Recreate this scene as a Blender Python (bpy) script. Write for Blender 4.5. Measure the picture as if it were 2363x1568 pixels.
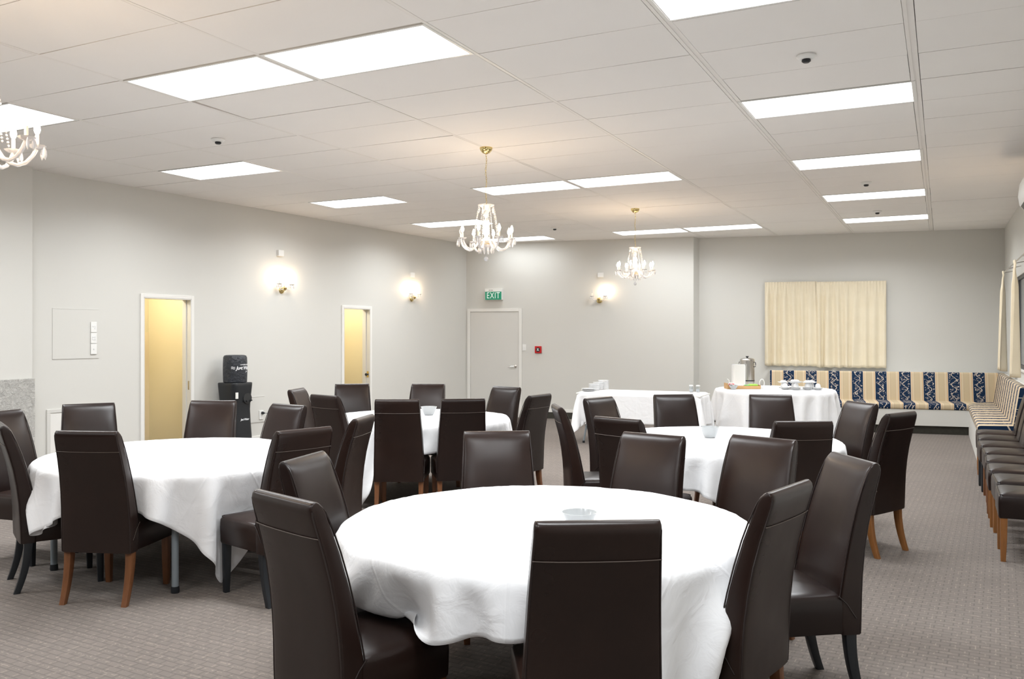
import bpy, math, random
import numpy as np
from mathutils import Vector, Matrix

# ------------------------------------------------------------------ start
for o in list(bpy.data.objects):
    bpy.data.objects.remove(o, do_unlink=True)
S = bpy.context.scene
COL = S.collection
random.seed(4)
PI = math.pi

# ---- camera
F = 1985.0
cam = bpy.data.cameras.new('camera')
cam.sensor_width = 36.0
cam.lens = F / 2363 * 36
cam.shift_y = -(784 - 773) / 2363
cam.clip_end = 100
co = bpy.data.objects.new('camera', cam)
co.location = (0, 0, 1.565)
co.rotation_euler = (PI / 2, 0, 0.464)
COL.objects.link(co)
S.camera = co
# ---- world: night outside
w = bpy.data.worlds.new('night')
w.use_nodes = True
w.node_tree.nodes['Background'].inputs[0].default_value = (0.02, 0.025, 0.04, 1)
w.node_tree.nodes['Background'].inputs[1].default_value = 0.3
S.world = w
# ---- look
S.view_settings.view_transform = 'Standard'
S.view_settings.look = 'None'
S.view_settings.gamma = 1
S.view_settings.use_curve_mapping = False
S.view_settings.exposure = 1.28
PANEL_POWER = 1.6       # radiance of the fluorescent diffusers themselves
PANEL_WATTS = 13.0      # light each fitting throws downwards
PANEL_SPREAD = 155
BULB_POWER = 90.0       # radiance of candle bulbs
CEIL = 3.31

# ------------------------------------------------------------------ materials
MATS = {}
def mat(name, col, rough=0.6, metal=0.0, spec=0.5, emis=None, es=0.0, trans=0.0, coat=0.0, ior=1.45, sheen=0.0):
    m = bpy.data.materials.new(name)
    m.use_nodes = True
    b = m.node_tree.nodes['Principled BSDF']
    b.inputs['Base Color'].default_value = (*col, 1)
    b.inputs['Roughness'].default_value = rough
    b.inputs['Metallic'].default_value = metal
    b.inputs['Specular IOR Level'].default_value = spec
    b.inputs['Transmission Weight'].default_value = trans
    b.inputs['Coat Weight'].default_value = coat
    b.inputs['IOR'].default_value = ior
    b.inputs['Sheen Weight'].default_value = sheen
    if emis:
        b.inputs['Emission Color'].default_value = (*emis, 1)
        b.inputs['Emission Strength'].default_value = es
    MATS[name] = m
    return m
class NT:
    def __init__(s, m):
        s.t = m.node_tree; s.b = s.t.nodes['Principled BSDF']
    def n(s, typ, **kw):
        n = s.t.nodes.new(typ)
        for k, v in kw.items(): setattr(n, k, v)
        return n
    def l(s, a, b): s.t.links.new(a, b)
    def math(s, op, a, b=None, c=None, clamp=False):
        n = s.n('ShaderNodeMath', operation=op, use_clamp=clamp)
        for i, v in enumerate((a, b, c)):
            if v is None: continue
            if isinstance(v, (int, float)): n.inputs[i].default_value = v
            else: s.l(v, n.inputs[i])
        return n.outputs[0]
    def mix(s, f, a, b):
        n = s.n('ShaderNodeMix', data_type='RGBA')
        for i, v in ((0, f), (6, a), (7, b)):
            if isinstance(v, (int, float)): n.inputs[i].default_value = v
            elif isinstance(v, tuple): n.inputs[i].default_value = (*v, 1)
            else: s.l(v, n.inputs[i])
        return n.outputs[2]
    def coord(s, out='Object'):
        return s.n('ShaderNodeTexCoord').outputs[out]
    def sep(s, v):
        n = s.n('ShaderNodeSeparateXYZ'); s.l(v, n.inputs[0]); return n.outputs
    def noise(s, v, scale, detail=3, rough=0.5):
        n = s.n('ShaderNodeTexNoise'); s.l(v, n.inputs['Vector'])
        n.inputs['Scale'].default_value = scale; n.inputs['Detail'].default_value = detail
        n.inputs['Roughness'].default_value = rough
        return n.outputs['Fac']
    def bump(s, h, strength, dist=0.01):
        n = s.n('ShaderNodeBump'); s.l(h, n.inputs['Height'])
        n.inputs['Strength'].default_value = strength; n.inputs['Distance'].default_value = dist
        s.l(n.outputs[0], s.b.inputs['Normal'])
def noisy(name, col, amt=0.06, scale=3, bscale=120, bstr=0.1, bdist=0.002, **kw):
    m = mat(name, col, **kw); t = NT(m); c = t.coord()
    dark = tuple(x * (1 - amt) for x in col); light = tuple(min(1, x * (1 + amt)) for x in col)
    t.l(t.mix(t.noise(c, scale), dark, light), t.b.inputs['Base Color'])
    if bstr: t.bump(t.noise(c, bscale), bstr, bdist)
    return m

wall_m = noisy('wall_paint', (0.655, 0.648, 0.615), 0.02, 1.2, 90, 0.08, 0.002, rough=0.55, spec=0.25)
door_m = noisy('door_paint', (0.665, 0.655, 0.625), 0.02, 2, 40, 0.03, rough=0.35, spec=0.4)
white_trim = noisy('white_gloss_trim', (0.80, 0.79, 0.76), 0.02, 3, 40, 0.02, rough=0.35)
ceil_m = noisy('ceiling_tile', (0.87, 0.845, 0.815), 0.03, 1.5, 60, 0.05, 0.002, rough=0.8, spec=0.2)
rail_m = noisy('ceiling_rail', (0.84, 0.81, 0.775), 0.02, 3, 60, 0.0, rough=0.5)
void_m = noisy('ceiling_void', (0.03, 0.03, 0.03), 0.1, 3, 60, 0.0, rough=0.9)
dark_trim = noisy('dark_carpet_cove', (0.055, 0.053, 0.045), 0.25, 30, 300, 0.3, rough=0.95, spec=0.1)
plastic_w = noisy('white_plastic', (0.82, 0.82, 0.80), 0.01, 5, 60, 0.0, rough=0.35)
plastic_k = noisy('black_plastic', (0.015, 0.017, 0.02), 0.1, 5, 60, 0.05, rough=0.4)
china = noisy('white_china', (0.80, 0.81, 0.82), 0.01, 5, 60, 0.0, rough=0.18)
bowl_china = noisy('grey_white_china', (0.50, 0.52, 0.53), 0.01, 5, 60, 0.0, rough=0.15)
brass = noisy('polished_brass', (0.83, 0.66, 0.30), 0.05, 9, 60, 0.0, rough=0.18, metal=1.0)
chrome = noisy('brushed_steel', (0.62, 0.60, 0.57), 0.1, 14, 120, 0.05, rough=0.25, metal=1.0)
steel_leg = noisy('grey_painted_steel', (0.22, 0.25, 0.27), 0.05, 9, 60, 0.0, rough=0.4, spec=0.5)
crystal = mat('crystal_glass', (0.95, 0.95, 0.97), 0.05, trans=0.45, ior=1.5, spec=1.0)
clear_glass = mat('clear_glass', (0.9, 0.93, 0.95), 0.03, trans=0.92, ior=1.2)
candle_m = noisy('cream_candle_tube', (0.85, 0.78, 0.66), 0.03, 9, 60, 0.0, rough=0.4)
bulb_m = mat('lit_candle_bulb', (1, 0.9, 0.75), 0.3, emis=(1.0, 0.76, 0.52), es=BULB_POWER)
panel_m = mat('lit_diffuser', (0.9, 0.9, 0.9), 0.5, emis=(0.93, 0.97, 1.0), es=PANEL_POWER)
red_m = noisy('red_plastic', (0.55, 0.012, 0.015), 0.05, 9, 60, 0.0, rough=0.3)
green_m = mat('exit_green', (0.012, 0.20, 0.11), 0.4, emis=(0.0, 0.30, 0.16), es=0.12)
sign_white = mat('sign_white', (0.75, 0.8, 0.78), 0.4, emis=(0.8, 0.9, 0.85), es=0.10)
wood_tray = noisy('pale_wood', (0.60, 0.36, 0.16), 0.15, 22, 60, 0.05, rough=0.5)
cloth_paint = noisy('tablecloth_cotton', (0.86, 0.865, 0.88), 0.015, 5, 260, 0.12, 0.001, rough=0.85, spec=0.2, sheen=0.15)
def creases(m):
    t = NT(m); x, y, _ = t.sep(t.coord('UV')); hs = None
    for v in (x, y):
        ph = t.math('ABSOLUTE', t.math('SUBTRACT', t.math('MODULO', t.math('MULTIPLY_ADD', v, 4.0, 0.5), 1.0), 0.5))
        g = t.math('MAXIMUM', t.math('SUBTRACT', 1.0, t.math('MULTIPLY', ph, 55.0)), 0.0)
        hs = g if hs is None else t.math('ADD', hs, g)
    c = t.coord()
    n1 = t.n('ShaderNodeTexNoise'); t.l(c, n1.inputs['Vector']); n1.inputs['Scale'].default_value = 7; n1.inputs['Detail'].default_value = 4; n1.inputs['Distortion'].default_value = 1.5
    h = t.math('ADD', t.math('MULTIPLY', hs, 0.28), t.math('MULTIPLY', n1.outputs['Fac'], 1.5))
    t.bump(h, 0.35, 0.012)
creases(cloth_paint)
cream_wall = noisy('cream_corridor_paint', (0.76, 0.69, 0.50), 0.03, 1.5, 60, 0.0, rough=0.5)

def birch():
    m = mat('birch_panel', (0.76, 0.60, 0.36), 0.4); t = NT(m); c = t.coord()
    mp = t.n('ShaderNodeMapping'); mp.inputs['Scale'].default_value = (14, 14, 0.9); t.l(c, mp.inputs[0])
    f = t.noise(mp.outputs[0], 3, 6, 0.65)
    t.l(t.mix(f, (0.74, 0.62, 0.43), (0.86, 0.76, 0.57)), t.b.inputs['Base Color'])
    return m
birch_m = birch()
def wood(name, a, b):
    m = mat(name, a, 0.38, spec=0.5); t = NT(m); c = t.coord()
    mp = t.n('ShaderNodeMapping'); mp.inputs['Scale'].default_value = (30, 30, 3); t.l(c, mp.inputs[0])
    t.l(t.mix(t.noise(mp.outputs[0], 2, 5, 0.6), a, b), t.b.inputs['Base Color'])
    return m
brown_wood = wood('brown_stained_leg', (0.10, 0.035, 0.014), (0.21, 0.085, 0.032))
orange_wood = wood('amber_stained_leg', (0.17, 0.065, 0.016), (0.30, 0.125, 0.038))
black_wood = wood('black_stained_leg', (0.008, 0.010, 0.013), (0.020, 0.023, 0.027))
def leather():
    m = mat('brown_leather', (0.03, 0.018, 0.014), 0.3, spec=0.42); t = NT(m); c = t.coord()
    f = t.noise(c, 3.5, 4, 0.6)
    info = t.n('ShaderNodeObjectInfo')
    base = t.mix(f, (0.0060, 0.0030, 0.0028), (0.0150, 0.0072, 0.0058))
    base2 = t.mix(f, (0.0100, 0.0052, 0.0042), (0.0280, 0.0130, 0.0090))
    t.l(t.mix(info.outputs['Random'], base, base2), t.b.inputs['Base Color'])
    r = t.math('MULTIPLY_ADD', t.noise(c, 5, 2, 0.5), 0.22, 0.20)
    t.l(r, t.b.inputs['Roughness'])
    mp = t.n('ShaderNodeMapping'); mp.inputs['Location'].default_value = (3.37, 7.71, 1.93); t.l(c, mp.inputs[0])
    t.bump(t.noise(mp.outputs[0], 6.3, 1, 0.4), 0.14, 0.010)
    return m
leather_m = leather()
piping_m = noisy('leather_piping', (0.018, 0.011, 0.010), 0.1, 20, 60, 0.0, rough=0.3)
stitch_m = noisy('seam_thread', (0.10, 0.075, 0.062), 0.1, 20, 60, 0.0, rough=0.5)

def carpet():
    m = mat('patterned_carpet', (0.2, 0.18, 0.165), 0.95, spec=0.1); t = NT(m); c = t.coord()
    mp = t.n('ShaderNodeMapping'); mp.inputs['Rotation'].default_value = (0, 0, math.radians(3)); t.l(c, mp.inputs[0])
    br = t.n('ShaderNodeTexBrick'); t.l(mp.outputs[0], br.inputs['Vector'])
    br.inputs['Scale'].default_value = 1.0
    br.inputs['Brick Width'].default_value = 0.088
    br.inputs['Row Height'].default_value = 0.044
    br.inputs['Mortar Size'].default_value = 0.0045
    br.inputs['Mortar Smooth'].default_value = 0.7
    br.inputs['Color1'].default_value = (0.239, 0.205, 0.184, 1)
    br.inputs['Color2'].default_value = (0.217, 0.188, 0.170, 1)
    br.inputs['Mortar'].default_value = (0.170, 0.150, 0.137, 1)
    # little pale dashes of the weave
    b2 = t.n('ShaderNodeTexBrick'); 
    mp2 = t.n('ShaderNodeMapping'); mp2.inputs['Location'].default_value = (0.02, 0.018, 0); t.l(mp.outputs[0], mp2.inputs[0])
    t.l(mp2.outputs[0], b2.inputs['Vector'])
    b2.inputs['Scale'].default_value = 1.0; b2.inputs['Brick Width'].default_value = 0.088; b2.inputs['Row Height'].default_value = 0.088
    b2.inputs['Mortar Size'].default_value = 0.004; b2.inputs['Mortar Smooth'].default_value = 0.5; b2.offset = 0.5
    dash = t.math('MULTIPLY', b2.outputs['Fac'], t.math('GREATER_THAN', t.noise(c, 45, 2), 0.53))
    fine = t.noise(c, 420, 2, 0.7)
    big = t.noise(c, 0.9, 3)
    base = t.mix(t.math('MULTIPLY', dash, 0.55), br.outputs['Color'], (0.45, 0.395, 0.325))
    base = t.mix(t.math('MULTIPLY', fine, 0.55), base, (0.109, 0.096, 0.086))
    base = t.mix(t.math('MULTIPLY', t.math('SUBTRACT', big, 0.45, clamp=True), 0.7), base, (0.252, 0.226, 0.204))
    t.l(base, t.b.inputs['Base Color'])
    h = t.math('ADD', fine, t.math('MULTIPLY', br.outputs['Fac'], -1.2))
    t.bump(h, 0.5, 0.004)
    return m
carpet_m = carpet()
def stone():
    m = mat('rough_stone', (0.5, 0.49, 0.46), 0.9); t = NT(m); c = t.coord()
    v = t.n('ShaderNodeTexNoise'); t.l(c, v.inputs['Vector']); v.inputs['Scale'].default_value = 26
    v.inputs['Detail'].default_value = 6; v.inputs['Roughness'].default_value = 0.7; v.inputs['Distortion'].default_value = 1.2
    t.l(t.mix(v.outputs['Fac'], (0.26, 0.25, 0.235), (0.80, 0.79, 0.75)), t.b.inputs['Base Color'])
    t.bump(v.outputs['Fac'], 1.0, 0.02)
    return m
stone_m = stone()
def curtain_mat():
    m = mat('cream_curtain', (0.77, 0.66, 0.48), 0.85, spec=0.15); t = NT(m); c = t.coord()
    t.l(t.mix(t.noise(c, 6), (0.76, 0.67, 0.50), (0.84, 0.76, 0.60)), t.b.inputs['Base Color'])
    t.bump(t.noise(c, 300, 2), 0.15, 0.001)
    return m
curtain_m = curtain_mat()
def stripe_mat():
    m = mat('striped_scroll_fabric', (0.6, 0.5, 0.35), 0.8, spec=0.15); t = NT(m)
    uv = t.coord('UV'); x, y, _ = t.sep(uv)
    per = 0.362
    ph = t.math('MODULO', t.math('ADD', x, 36.2), per)          # metres in the repeat
    # scroll vine along a blue band (band 0 .. 0.172)
    xc = t.math('SUBTRACT', ph, 0.086)
    sx = t.math('MULTIPLY', t.math('SINE', t.math('MULTIPLY', y, 2 * PI / 0.16)), 0.036)
    d1 = t.math('ABSOLUTE', t.math('SUBTRACT', xc, sx))
    sx2 = t.math('MULTIPLY', t.math('SINE', t.math('MULTIPLY_ADD', y, 2 * PI / 0.08, 1.3)), 0.058)
    d2 = t.math('ABSOLUTE', t.math('SUBTRACT', xc, sx2))
    cmb = t.n('ShaderNodeCombineXYZ'); t.l(x, cmb.inputs[0]); t.l(y, cmb.inputs[1])
    vor = t.n('ShaderNodeTexVoronoi'); t.l(cmb.outputs[0], vor.inputs['Vector']); vor.inputs['Scale'].default_value = 26
    vd = vor.outputs['Distance']
    ring = t.math('LESS_THAN', t.math('ABSOLUTE', t.math('SUBTRACT', vd, 0.33)), 0.075)
    brk = t.math('GREATER_THAN', t.noise(cmb.outputs[0], 40, 1), 0.5)
    ring = t.math('MULTIPLY', ring, brk)
    l1 = t.math('LESS_THAN', d1, 0.0055)
    l2 = t.math('MULTIPLY', t.math('LESS_THAN', d2, 0.005), t.math('GREATER_THAN', t.noise(cmb.outputs[0], 18, 1), 0.5))
    line = t.math('MAXIMUM', t.math('MAXIMUM', l1, l2), ring)
    edge = t.math('LESS_THAN', t.math('ABSOLUTE', xc), 0.074)
    line = t.math('MULTIPLY', line, edge)
    blue = t.mix(line, (0.011, 0.028, 0.068), (0.62, 0.54, 0.45))
    # beige side
    cr = t.n('ShaderNodeValToRGB'); cr.color_ramp.interpolation = 'CONSTANT'
    e = cr.color_ramp.elements
    cols = [(0.0, (0.70, 0.60, 0.45)), (0.06, (0.58, 0.36, 0.19)), (0.10, (0.64, 0.53, 0.37)), (0.26, (0.54, 0.43, 0.29)),
            (0.33, (0.57, 0.465, 0.31)), (0.69, (0.55, 0.41, 0.27)), (0.72, (0.65, 0.54, 0.38)), (0.90, (0.58, 0.36, 0.19)), (0.95, (0.70, 0.60, 0.45))]
    while len(e) < len(cols): e.new(0.5)
    for el, (p, cc) in zip(e, cols): el.position = p; el.color = (*cc, 1)
    t.l(t.math('DIVIDE', t.math('SUBTRACT', ph, 0.172), per - 0.172), cr.inputs[0])
    isb = t.math('LESS_THAN', ph, 0.172)
    t.l(t.mix(isb, cr.outputs[0], blue), t.b.inputs['Base Color'])
    t.bump(t.noise(cmb.outputs[0], 400, 2), 0.2, 0.001)
    return m
stripe_m = stripe_mat()

# ------------------------------------------------------------------ mesh helpers
class MB:
    def __init__(s): s.v = []; s.f = []; s.uv = {}
    def add(s, vs, fs):
        b = len(s.v); s.v += [tuple(p) for p in vs]; s.f += [tuple(b + i for i in f) for f in fs]; return b
    def box(s, x0, x1, y0, y1, z0, z1, M=None):
        vs = [(x, y, z) for z in (z0, z1) for y in (y0, y1) for x in (x0, x1)]
        if M: vs = [tuple(M @ Vector(p)) for p in vs]
        s.add(vs, [(0, 2, 3, 1), (4, 5, 7, 6), (0, 1, 5, 4), (2, 6, 7, 3), (0, 4, 6, 2), (1, 3, 7, 5)])
        return s
    def loft(s, rings, cap0=True, cap1=True):
        n = len(rings[0]); b = len(s.v)
        for r in rings: s.v += [tuple(p) for p in r]
        for i in range(len(rings) - 1):
            for j in range(n):
                k = (j + 1) % n
                s.f.append((b + i * n + j, b + i * n + k, b + (i + 1) * n + k, b + (i + 1) * n + j))
        if cap0: s.f.append(tuple(b + j for j in reversed(range(n))))
        if cap1: s.f.append(tuple(b + (len(rings) - 1) * n + j for j in range(n)))
        return s
    def lathe(s, prof, c=(0, 0, 0), n=20, caps=True, M=None, wob=None):
        rings = []
        for r, z in prof:
            rg = []
            for j in range(n):
                a = 2 * PI * j / n; rr = r * (1 + (wob(a) if wob else 0))
                p = Vector((rr * math.cos(a), rr * math.sin(a), z))
                if M: p = M @ p
                rg.append((c[0] + p.x, c[1] + p.y, c[2] + p.z))
            rings.append(rg)
        return s.loft(rings, caps, caps)
    def tube(s, pts, r, n=8, rf=None):
        pts = [Vector(p) for p in pts]; rings = []
        up = Vector((0, 0, 1))
        for i, p in enumerate(pts):
            d = (pts[min(i + 1, len(pts) - 1)] - pts[max(i - 1, 0)]).normalized()
            a = d.cross(up)
            if a.length < 0.05: a = d.cross(Vector((0, 1, 0)))
            a.normalize(); b = d.cross(a)
            rr = r if rf is None else rf(i / (len(pts) - 1)) * r
            rings.append([tuple(p + a * rr * math.cos(2 * PI * j / n) + b * rr * math.sin(2 * PI * j / n)) for j in range(n)])
        return s.loft(rings)
    def build(s, name, m, parent=None, smooth=False, bevel=0, auto=35, loc=None, rz=0):
        me = bpy.data.meshes.new(name); me.from_pydata(s.v, [], s.f); me.update()
        import bmesh
        bm = bmesh.new(); bm.from_mesh(me); bmesh.ops.recalc_face_normals(bm, faces=bm.faces); bm.to_mesh(me); bm.free()
        me.materials.append(m)
        o = bpy.data.objects.new(name, me); COL.objects.link(o)
        if parent: o.parent = parent
        if loc is not None: o.location = loc
        o.rotation_euler[2] = rz
        if smooth:
            me.polygons.foreach_set('use_smooth', [True] * len(me.polygons))
            if auto: me.set_sharp_from_angle(angle=math.radians(auto))
        if bevel:
            md = o.modifiers.new('bevel', 'BEVEL'); md.width = bevel; md.segments = 3; md.limit_method = 'ANGLE'; md.angle_limit = math.radians(40)
            me.polygons.foreach_set('use_smooth', [True] * len(me.polygons)); me.set_sharp_from_angle(angle=math.radians(50)) if not smooth else None
        return o
def tag(o, label=None, cat=None, group=None, kind=None):
    if label: o['label'] = label
    if cat: o['category'] = cat
    if group: o['group'] = group
    if kind: o['kind'] = kind
    return o
def empty(name, loc=(0, 0, 0), rz=0.0):
    o = bpy.data.objects.new(name, None); o.empty_display_size = 0.05
    o.location = loc; o.rotation_euler = (0, 0, rz); COL.objects.link(o); return o
def copy_tree(o, parent=None):
    c = o.copy(); COL.objects.link(c)
    if parent: c.parent = parent
    for ch in KIDS.get(o.name, [x for x in o.children]): copy_tree(ch, c)
    return c
KIDS = {}
def struct(o): o['kind'] = 'structure'; return o
def text_mesh(name, body, size, m, parent, M, extrude=0.0008, shear=0.0, align='CENTER', space=1.0, offset=0.0):
    cu = bpy.data.curves.new(name, 'FONT'); cu.body = body; cu.size = size; cu.extrude = extrude
    cu.align_x = align; cu.align_y = 'CENTER'; cu.shear = shear; cu.space_character = space; cu.offset = offset
    t = bpy.data.objects.new(name + '_tmp', cu); COL.objects.link(t)
    dg = bpy.context.evaluated_depsgraph_get(); dg.update()
    me = bpy.data.meshes.new_from_object(t.evaluated_get(dg))
    bpy.data.objects.remove(t, do_unlink=True)
    me.transform(M); me.materials.clear(); me.materials.append(m)
    o = bpy.data.objects.new(name, me); COL.objects.link(o); o.parent = parent
    return o
def rrect(w, d, r, n=4):           # rounded rectangle outline (x,y)
    pts = []
    for cx, cy, a0 in ((w / 2 - r, d / 2 - r, 0), (-w / 2 + r, d / 2 - r, 90), (-w / 2 + r, -d / 2 + r, 180), (w / 2 - r, -d / 2 + r, 270)):
        for k in range(n + 1):
            a = math.radians(a0 + 90 * k / n); pts.append((cx + r * math.cos(a), cy + r * math.sin(a)))
    return pts

# wall frames: p start, q end; local x runs along the wall, local -y points into the room
class Wall:
    def __init__(s, p, q):
        s.p = Vector((*p, 0)); s.q = Vector((*q, 0)); d = s.q - s.p; s.len = d.length; d.normalize()
        s.d = d; s.inn = Vector((d.y, -d.x, 0)); s.a = math.atan2(d.y, d.x)
    def at(s, L, off=0.0, z=0.0):
        v = s.p + s.d * L + s.inn * off; return Vector((v.x, v.y, z))
    def empty(s, name, L, off=0.0, z=0.0): return empty(name, s.at(L, off, z), s.a)
    def mesh(s, name, m, holes=(), h=CEIL + 0.12, t=0.12, z0=0.0):
        mb = MB(); x = 0.0
        for (a, b, za, zb) in sorted(holes):
            mb.box(x, a, 0, t, z0, h); mb.box(a, b, 0, t, zb, h)
            if za > 0.01: mb.box(a, b, 0, t, 0, za)
            x = b
        mb.box(x, s.len, 0, t, z0, h)
        return struct(mb.build(name, m, loc=s.p, rz=s.a))
WL = Wall((-8.60, 5.78), (-8.20, 14.42))
WA = Wall((-8.20, 14.42), (-3.96, 15.13))
WB = Wall((-3.93, 15.41), (0.91, 16.21))
WR = Wall((0.91, 16.21), (1.03, -7.0))
WBACK = Wall((1.03, -7.0), (-8.55, -7.0))

# ------------------------------------------------------------------ setting
struct(MB().box(-10.6, 1.3, -7.2, 16.6, -0.1, 0).build('floor', carpet_m))
D1 = (1.432, 2.131, 0, 2.015); D2 = (5.055, 5.707, 0, 1.985)
WL.mesh('wall_left', wall_m, [D1, D2])
WA.mesh('wall_far', wall_m)
WB.mesh('wall_alcove', wall_m)
WIN = (2.35, 4.45, 1.12, 2.36)
WR.mesh('wall_right', wall_m, [WIN])
dark_wall = noisy('dark_unseen_wall', (0.035, 0.022, 0.015), 0.2, 3, 60, 0.0, rough=0.6)  # darkness behind the camera put into this unseen wall's colour, for darker chair reflections
WBACK.mesh('wall_back', dark_wall)
# return between the two far walls
mb = MB(); a = WA.q; b = WB.p
mb.v = [(a.x, a.y, 0), (b.x, b.y, 0), (b.x - 0.12, b.y + 0.1, 0), (a.x - 0.12, a.y + 0.1, 0)] ; mb.v += [(x, y, CEIL + 0.12) for x, y, _ in mb.v]
mb.f = [(0, 1, 2, 3), (4, 5, 6, 7), (0, 1, 5, 4), (1, 2, 6, 5), (2, 3, 7, 6), (3, 0, 4, 7)]
struct(mb.build('wall_return', wall_m))
# pier in front of the left wall
struct(MB().box(-8.9, -8.475, -7.1, 5.775, 0, CEIL + 0.12).build('wall_pier', wall_m))
o = MB().box(-8.4735, -8.445, 3.2, 5.785, 0.0, 1.112).build('stone_facing', stone_m, bevel=0.006)
tag(o, 'rough grey stone facing low on the wall at the far left', 'wall facing')

# ceiling: rails, tiles with small gaps, dark void above
XC = [-8.72, -7.49, -6.265, -5.04, -3.815, -2.588, -1.375, -0.165, 1.06]
Y0, PITCH = 4.075, 0.6065
def rowY(j): return Y0 + PITCH * j
FIX = set()
for j in (-8, 0, 8, 16):
    FIX |= {(3, j), (4, j)}
for j in (-8, -4, 0, 4, 8, 12, 16):
    FIX |= {(1, j), (6, j)}
mb = MB()
rr = random.Random(7)
for i in range(len(XC) - 1):
    xa, xb = XC[i] + (0.028 if i in (6, 7) else 0.012), XC[i + 1] - (0.028 if i + 1 in (6, 7) else 0.012)
    for j in range(-19, 21):
        if (i, j) in FIX: continue
        ya, yb = rowY(j), rowY(j + 1)
        g = 0.0026 + 0.0022 * rr.random(); gx = 0.0020 + 0.0025 * rr.random()
        t = [rr.uniform(-0.0012, 0.0012) for _ in range(4)]
        x0, x1, y0, y1 = xa + gx, xb - gx, ya + g, yb - g
        q = [(x0, y0), (x1, y0), (x1, y1), (x0, y1)]
        if (i, j) == (3, 1): q[0] = (x0 + 0.035, y0); q[3] = (x0 + 0.008, y1 - 0.004)
        if (i, j) in ((4, 6), (2, 2)): q[1] = (x1 - 0.006, y0)
        if (i, j) in ((2, 2), (3, 3)): q[2] = (x1, y1 - 0.010)
        mb.v += [(x, y, CEIL + t[k]) for k, (x, y) in enumerate(q)] + [(x, y, CEIL + 0.02 + t[k]) for k, (x, y) in enumerate(q)]
        b = len(mb.v) - 8
        mb.f += [tuple(b + k for k in f) for f in ((3, 2, 1, 0), (4, 5, 6, 7), (0, 1, 5, 4), (1, 2, 6, 5), (2, 3, 7, 6), (3, 0, 4, 7))]
struct(mb.build('ceiling', ceil_m))
mb = MB()
for i, x in enumerate(XC):
    if i in (6, 7): mb.box(x - 0.028, x - 0.006, -7, 16.6, CEIL, CEIL + 0.02); mb.box(x + 0.006, x + 0.028, -7, 16.6, CEIL, CEIL + 0.02); mb.box(x - 0.006, x + 0.006, -7, 16.6, CEIL + 0.004, CEIL + 0.02)
    else: mb.box(x - 0.012, x + 0.012, -7, 16.6, CEIL - 0.0005, CEIL + 0.02)
struct(mb.build('trim_1', rail_m))
struct(MB().box(-9, 1.3, -7.2, 16.7, CEIL + 0.07, CEIL + 0.1).build('ceiling_void', void_m))

# ---- ceiling lights
def ceiling_light():
    t = empty('ceiling_light')
    mb = MB(); W, D = 0.603, 0.292; e = 0.020
    for x0, x1, y0, y1 in ((-W, W, -D, -D + e), (-W, W, D - e, D), (-W, -W + e, -D + e, D - e), (W - e, W, -D + e, D - e)):
        mb.box(x0, x1, y0, y1, -0.004, 0.05)
    mb.build('frame', white_trim, t)
    MB().box(-W + e + 0.004, W - e - 0.004, -D + e + 0.004, D - e - 0.004, 0.004, 0.02).build('diffuser', panel_m, t)
    MB().box(-W, W, -D, D, 0.045, 0.055).build('housing', white_trim, t)
    l = bpy.data.lights.new('panel_lamp', 'AREA'); l.shape = 'RECTANGLE'; l.size = 1.13; l.size_y = 0.51
    l.energy = PANEL_WATTS; l.color = (0.95, 0.98, 1.0); l.spread = math.radians(PANEL_SPREAD)
    lo = bpy.data.objects.new('panel_lamp', l); COL.objects.link(lo); lo.parent = t; lo.location = (0, 0, 0.0035)
    return t
rowname = {-8: 'behind the camera', -4: 'over the near end of the room', 0: 'nearest the camera', 4: 'second from the camera', 8: 'third from the camera', 12: 'fourth from the camera', 16: 'farthest from the camera'}
proto = None
for (i, j) in sorted(FIX):
    o = proto if proto is None else copy_tree(proto)
    if proto is None: proto = o = ceiling_light()
    w_ = (XC[i + 1] - XC[i])
    o.location = ((XC[i] + XC[i + 1]) / 2, rowY(j) + PITCH / 2, CEIL)
    lamp = [c for c in o.children if c.type == 'LIGHT'][0]
    if j < 0:                             # unseen rows continued behind the camera, boosted to brighten the nearest cloth
        lamp.data = lamp.data.copy(); lamp.data.energy = PANEL_WATTS * 1.3
    if j == 16 and i < 5:                 # turned down to keep hot spots off the far wall
        lamp.data = lamp.data.copy(); lamp.data.energy = PANEL_WATTS * (0.16 if i == 1 else 0.5)
    if i in (1, 6):
        side = 'left' if i == 1 else 'right'
        lab = 'lit ceiling panel light in the %s hand row, %s' % (side, rowname[j])
    else:
        side = 'left' if i == 3 else 'right'
        prn = {-8: 'pair behind the camera', 0: 'nearest pair', 8: 'middle pair above the first whole chandelier', 16: 'far pair behind the second whole chandelier'}[j]
        lab = '%s half of the %s of ceiling panel lights' % (side, prn)
    tag(o, lab, 'ceiling light', 'fluorescent panel lights in the tiled ceiling')

# ---- smoke detectors
def smoke():
    t = empty('smoke_detector')
    MB().lathe([(0.058, 0.0), (0.06, -0.008), (0.05, -0.02), (0.035, -0.026), (0.0, -0.026)][::-1], n=24, caps=False).build('base', plastic_w, t, smooth=True)
    MB().lathe([(0.026, -0.024), (0.028, -0.038), (0.018, -0.046), (0.001, -0.047)], n=20).build('sensor', plastic_k, t, smooth=True)
    return t
sm = None
for (x, y, lab) in ((-0.76, 5.62, 'white smoke detector with dark tip above the nearest right hand panel lights'), (-5.77, 5.68, 'white smoke detector near the long dark ceiling crack'),
                    (-0.78, 10.61, 'white smoke detector between second and third whole right hand panel lights'), (-0.82, 13.13, 'white smoke detector between the two farthest right hand panel lights'),
                    (-5.63, 12.8, 'white smoke detector between the two chandeliers at the far end')):
    o = smoke() if sm is None else copy_tree(sm); sm = sm or o
    o.location = (x, y, CEIL - 0.001); tag(o, lab, 'smoke detector', 'smoke detectors on the ceiling')

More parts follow.
